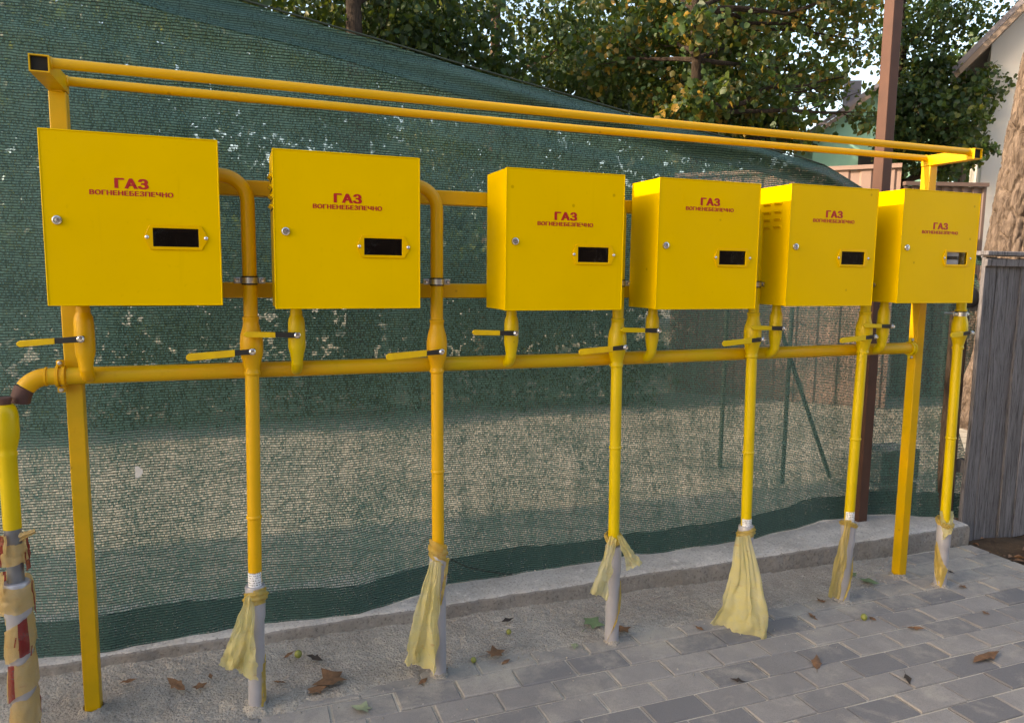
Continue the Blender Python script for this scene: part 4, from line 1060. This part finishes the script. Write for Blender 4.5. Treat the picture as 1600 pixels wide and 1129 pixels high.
tree('dark_tree', 'leafy tree seen dimly through the left part of the net', (-2.2, 7.2, 0), (-2.0, 7.2, 6.5), .18,
     [cl(60, 40, 7, 1.2, 2325), cl(180, 150, 7, 1.2, 2325), cl(40, 230, 7, 1.2, 2325), cl(150, -60, 7, 1.4, 2015), cl(180, 340, 7.3, 1.2, 2015), cl(290, 300, 8.3, 1.0, 1240), cl(40, 430, 7.3, 1.2, 1860), cl(-200, 100, 7.5, 1.6, 2480), cl(-180, 380, 7.5, 1.4, 2015), cl(280, 450, 8.3, 1.2, 2015)], 'leaf', .095, 23, 'trees beyond the net')
# linden with yellowing leaves
lb = at(1098, 300, 6.3)
lt = tree('linden_tree', 'linden tree with yellowing leaves above the fourth and fifth cabinets', (lb.x, 6.3, 0), (at(1090, -140, 6.3).x, 6.3, at(1090, -140, 6.3).z), .12,
     [cl(1040, 40, 7.4, .8, 1705), cl(1060, 140, 7.2, .75, 1705), cl(1140, 70, 7, .7, 1007), cl(1170, 150, 6.8, .6, 806), cl(1120, 190, 7, .7, 1395), cl(1225, 200, 6.8, .5, 589), cl(1240, 20, 6.8, .55, 341), cl(1330, 10, 6.6, .5, 310), cl(1320, 120, 6.6, .5, 93), cl(1345, 175, 6.6, .4, 108), cl(1200, -50, 7, 1.0, 1395), cl(1340, -60, 7, 1.0, 1395), cl(1010, -50, 7.5, 1.1, 1550), cl(1130, 320, 7.4, .9, 1240), cl(960, 90, 7.6, .7, 930), cl(1085, 40, 5.9, .42, 420), cl(1108, 150, 5.9, .40, 380), cl(1060, 190, 6.0, .35, 260), cl(1290, 55, 7.6, .5, 330), cl(1235, 110, 7.4, .45, 330), cl(1350, 70, 7.8, .45, 200), cl(1300, 130, 7.5, .4, 160)], 'linden', .092, 24, None, 'bark_dark')
tree('rough_tree', 'rough barked tree standing right behind the brown pole', (at(1416, 400, 8).x, 8, 0), (at(1408, -150, 8).x, 8, at(1408, -150, 8).z), .19,
     [cl(1440, 60, 7.6, .8, 1085), cl(1480, 20, 7.6, .9, 1240), cl(1400, -60, 8, 1.2, 1395), cl(1530, -30, 8, 1.1, 1395), cl(1450, 190, 7.2, .75, 1705), cl(1420, 230, 7.4, .6, 1085), cl(1500, 160, 7, .6, 930), cl(1380, 60, 8.4, .6, 387), cl(1500, 220, 7, .45, 620), cl(1540, 130, 6.8, .4, 403), cl(1425, 145, 7.3, .5, 900), cl(1455, 110, 7.3, .5, 700), cl(1400, 190, 7.6, .45, 600), cl(1470, 250, 7, .45, 600), cl(1522, 235, 6.2, .30, 420), cl(1515, 190, 6.4, .3, 320)], 'leaf', .085, 25, None, 'bark_dark')
# clipped hedge at the back of the yard
hg = thing('hedge', 'dark hedge at the back of the yard, seen through the net', 'hedge', (0, 5.0, 0))
for k in range(9):
    x0 = -4.4+k*1.1; MB().tube(wiggle((x0, 5.1, -.05), (x0+.1, 5.1, 1.2), 5, .1, k), [.035, .03, .025, .02, .015, .01], 7).build('stem', 'bark_dark', hg, True)
hc = [((-4.6+k*.42+random.uniform(-.1, .1), 5.05+random.uniform(-.1, .1), zz), .46, 330) for k in range(23) for zz in (.35, .95, 1.5)]
V, F = leaves(hc, .085, 61, 1.0); leaf_obj('foliage', V, F, 'leaf', hg)
# backdrop trees far behind
for k, (px, Y, lab) in enumerate(((640, 17, 'far tree filling the gap above the net, left of the middle'), (900, 18, 'far tree filling the gap above the middle of the net'), (1120, 13.5, 'far tree behind the linden'), (1490, 16, 'far tree behind the white house eave'), (250, 16, 'far tree behind the left part of the net'))):
    b0 = at(px, 430, Y); s_ = Y/10
    tree('far_tree', lab, (b0.x, Y, 0), (b0.x, Y, 8), .25, [((b0.x+dx*s_, Y+dy, z), 1.9, 1500) for dx, dy, z in ((-1.5, 0, 2.2), (0, .5, 3.8), (1.4, 0, 2.6), (-1.2, .5, 5.6), (1.0, .4, 5.8), (0, 0, 7.6))], 'leaf', .22, 40+k, 'far trees', twigs=False)

# big pale trunk at the right
def big_trunk():
    bt = at(1552, 600, 2.7); base = Vector((bt.x+.10, 2.7, 0))
    t = thing('big_tree', 'big tree with pale deeply furrowed bark behind the plank fence', 'tree', base)
    tr_top = at(1682, -60, 2.75)
    nu, nv = 260, 420; m = MB()
    def fn(u, v):
        z = lerp(-.1, 5.6, v); a = 2*math.pi*u
        cx = base.x + (tr_top.x-base.x)*(z/tr_top.z); cy = base.y
        r_ = .36*(1-.035*z) + .10*math.exp(-z*2.2)
        q = Vector((math.cos(a)*2.1, math.sin(a)*2.1, z*1.9))
        q = q*2.1; q += Vector((.55*nz(q.x*.8, q.y*.8, z*3), .55*nz(q.y*.8, q.x*.8, z*3+9), .7*nz(q.x, q.y, z*1.5+4)))
        d1 = noise.voronoi(q, distance_metric='DISTANCE')[0]
        crack = min(.22, d1[1]-d1[0])/.22
        r_ += .070*min(1, crack*1.3)**.6 - .05 + .02*nz(math.cos(a)*1.2, math.sin(a)*1.2, z*.8) + .010*nz(math.cos(a)*9, math.sin(a)*9, z*8) + .006*nz(math.cos(a)*22, math.sin(a)*22, z*22)
        return (cx+r_*math.cos(a), cy+r_*math.sin(a), z)
    m.grid(fn, nu, nv); tk = m.build('trunk', 'bark_light', t, True, angle=180)
    cs = [(tr_top.x-.6, 3.4, 5.9), (tr_top.x+1.2, 2.6, 6.4), (tr_top.x-.2, 1.2, 6.6), (tr_top.x+.4, 4.2, 6.2)]
    clumps = [(c, 1.2, 1500) for c in cs]
    for q, c in enumerate(cs):
        MB().tube(wiggle((tr_top.x+.1, 2.72, 5.2), c, 6, .15, q), [.16, .13, .11, .08, .06, .04, .02], 9).build('branch', 'bark', tk, True)
    V, F = leaves(clumps, .11, 77); leaf_obj('crown', V, F, 'leaf', t)
big_trunk()
# unseen tree added to the left to throw dappled shade on the yard
tree('added_dapple_tree', 'unseen leafy tree added left of the frame to dapple the yard', (-10, 7.5, 0), (-10, 7.5, 6), .2,
     [((-10+dx, 7.3+dy, z), 1.3, 900) for dx, dy, z in ((0, -1.2, 4.2), (0, .6, 3.4), (.4, 1.8, 4.6), (-.4, .2, 5.6), (0, 2.6, 3.0), (.2, -.6, 2.6))], 'leaf', .14, 91)

# pick-apart leaves of the linden that hang against the sky
def linden_leaf():
    m = MB(); n = 9
    V = [(0, 0, 0), (0, -1, 0)]
    L = [(.34, .04), (.50, -.25), (.46, -.55), (.25, -.82)]
    V += [(x_, y_, .10*x_) for x_, y_ in L] + [(-x_, y_, .10*x_) for x_, y_ in L]
    m.add(V, [(0, 2, 3, 4), (0, 4, 5, 1), (0, 8, 7, 6), (0, 1, 9, 8)])
    return m
crown = [o for o in lt.children if o.name.startswith('crown')][0]
lm = linden_leaf().build('leaf', 'linden', crown, False); me_l = lm.data
me_l.transform(Matrix.Translation(wloc(crown)))
spots = []
gr = random.Random(5)
for px, py, sp_, n in ((1200, 130, 60, 40), (1270, 90, 60, 45), (1330, 110, 45, 45), (1180, 30, 50, 25), (1300, 40, 50, 30), (1350, 180, 35, 30), (1240, 200, 60, 40)):
    for _ in range(n): spots.append(at(gr.gauss(px, sp_*.6), gr.gauss(py, sp_*.45), gr.uniform(6.1, 6.9)))
for k, p in enumerate(spots):
    o = lm if k == 0 else bpy.data.objects.new('leaf', me_l)
    if k: COL.objects.link(o); o.parent = crown
    o.location = p - wloc(crown); s_ = gr.uniform(.055, .09); o.scale = (s_, s_, s_)
    o.rotation_euler = (R(90)+gr.gauss(0, .5), gr.gauss(0, .5), gr.gauss(0, .9))
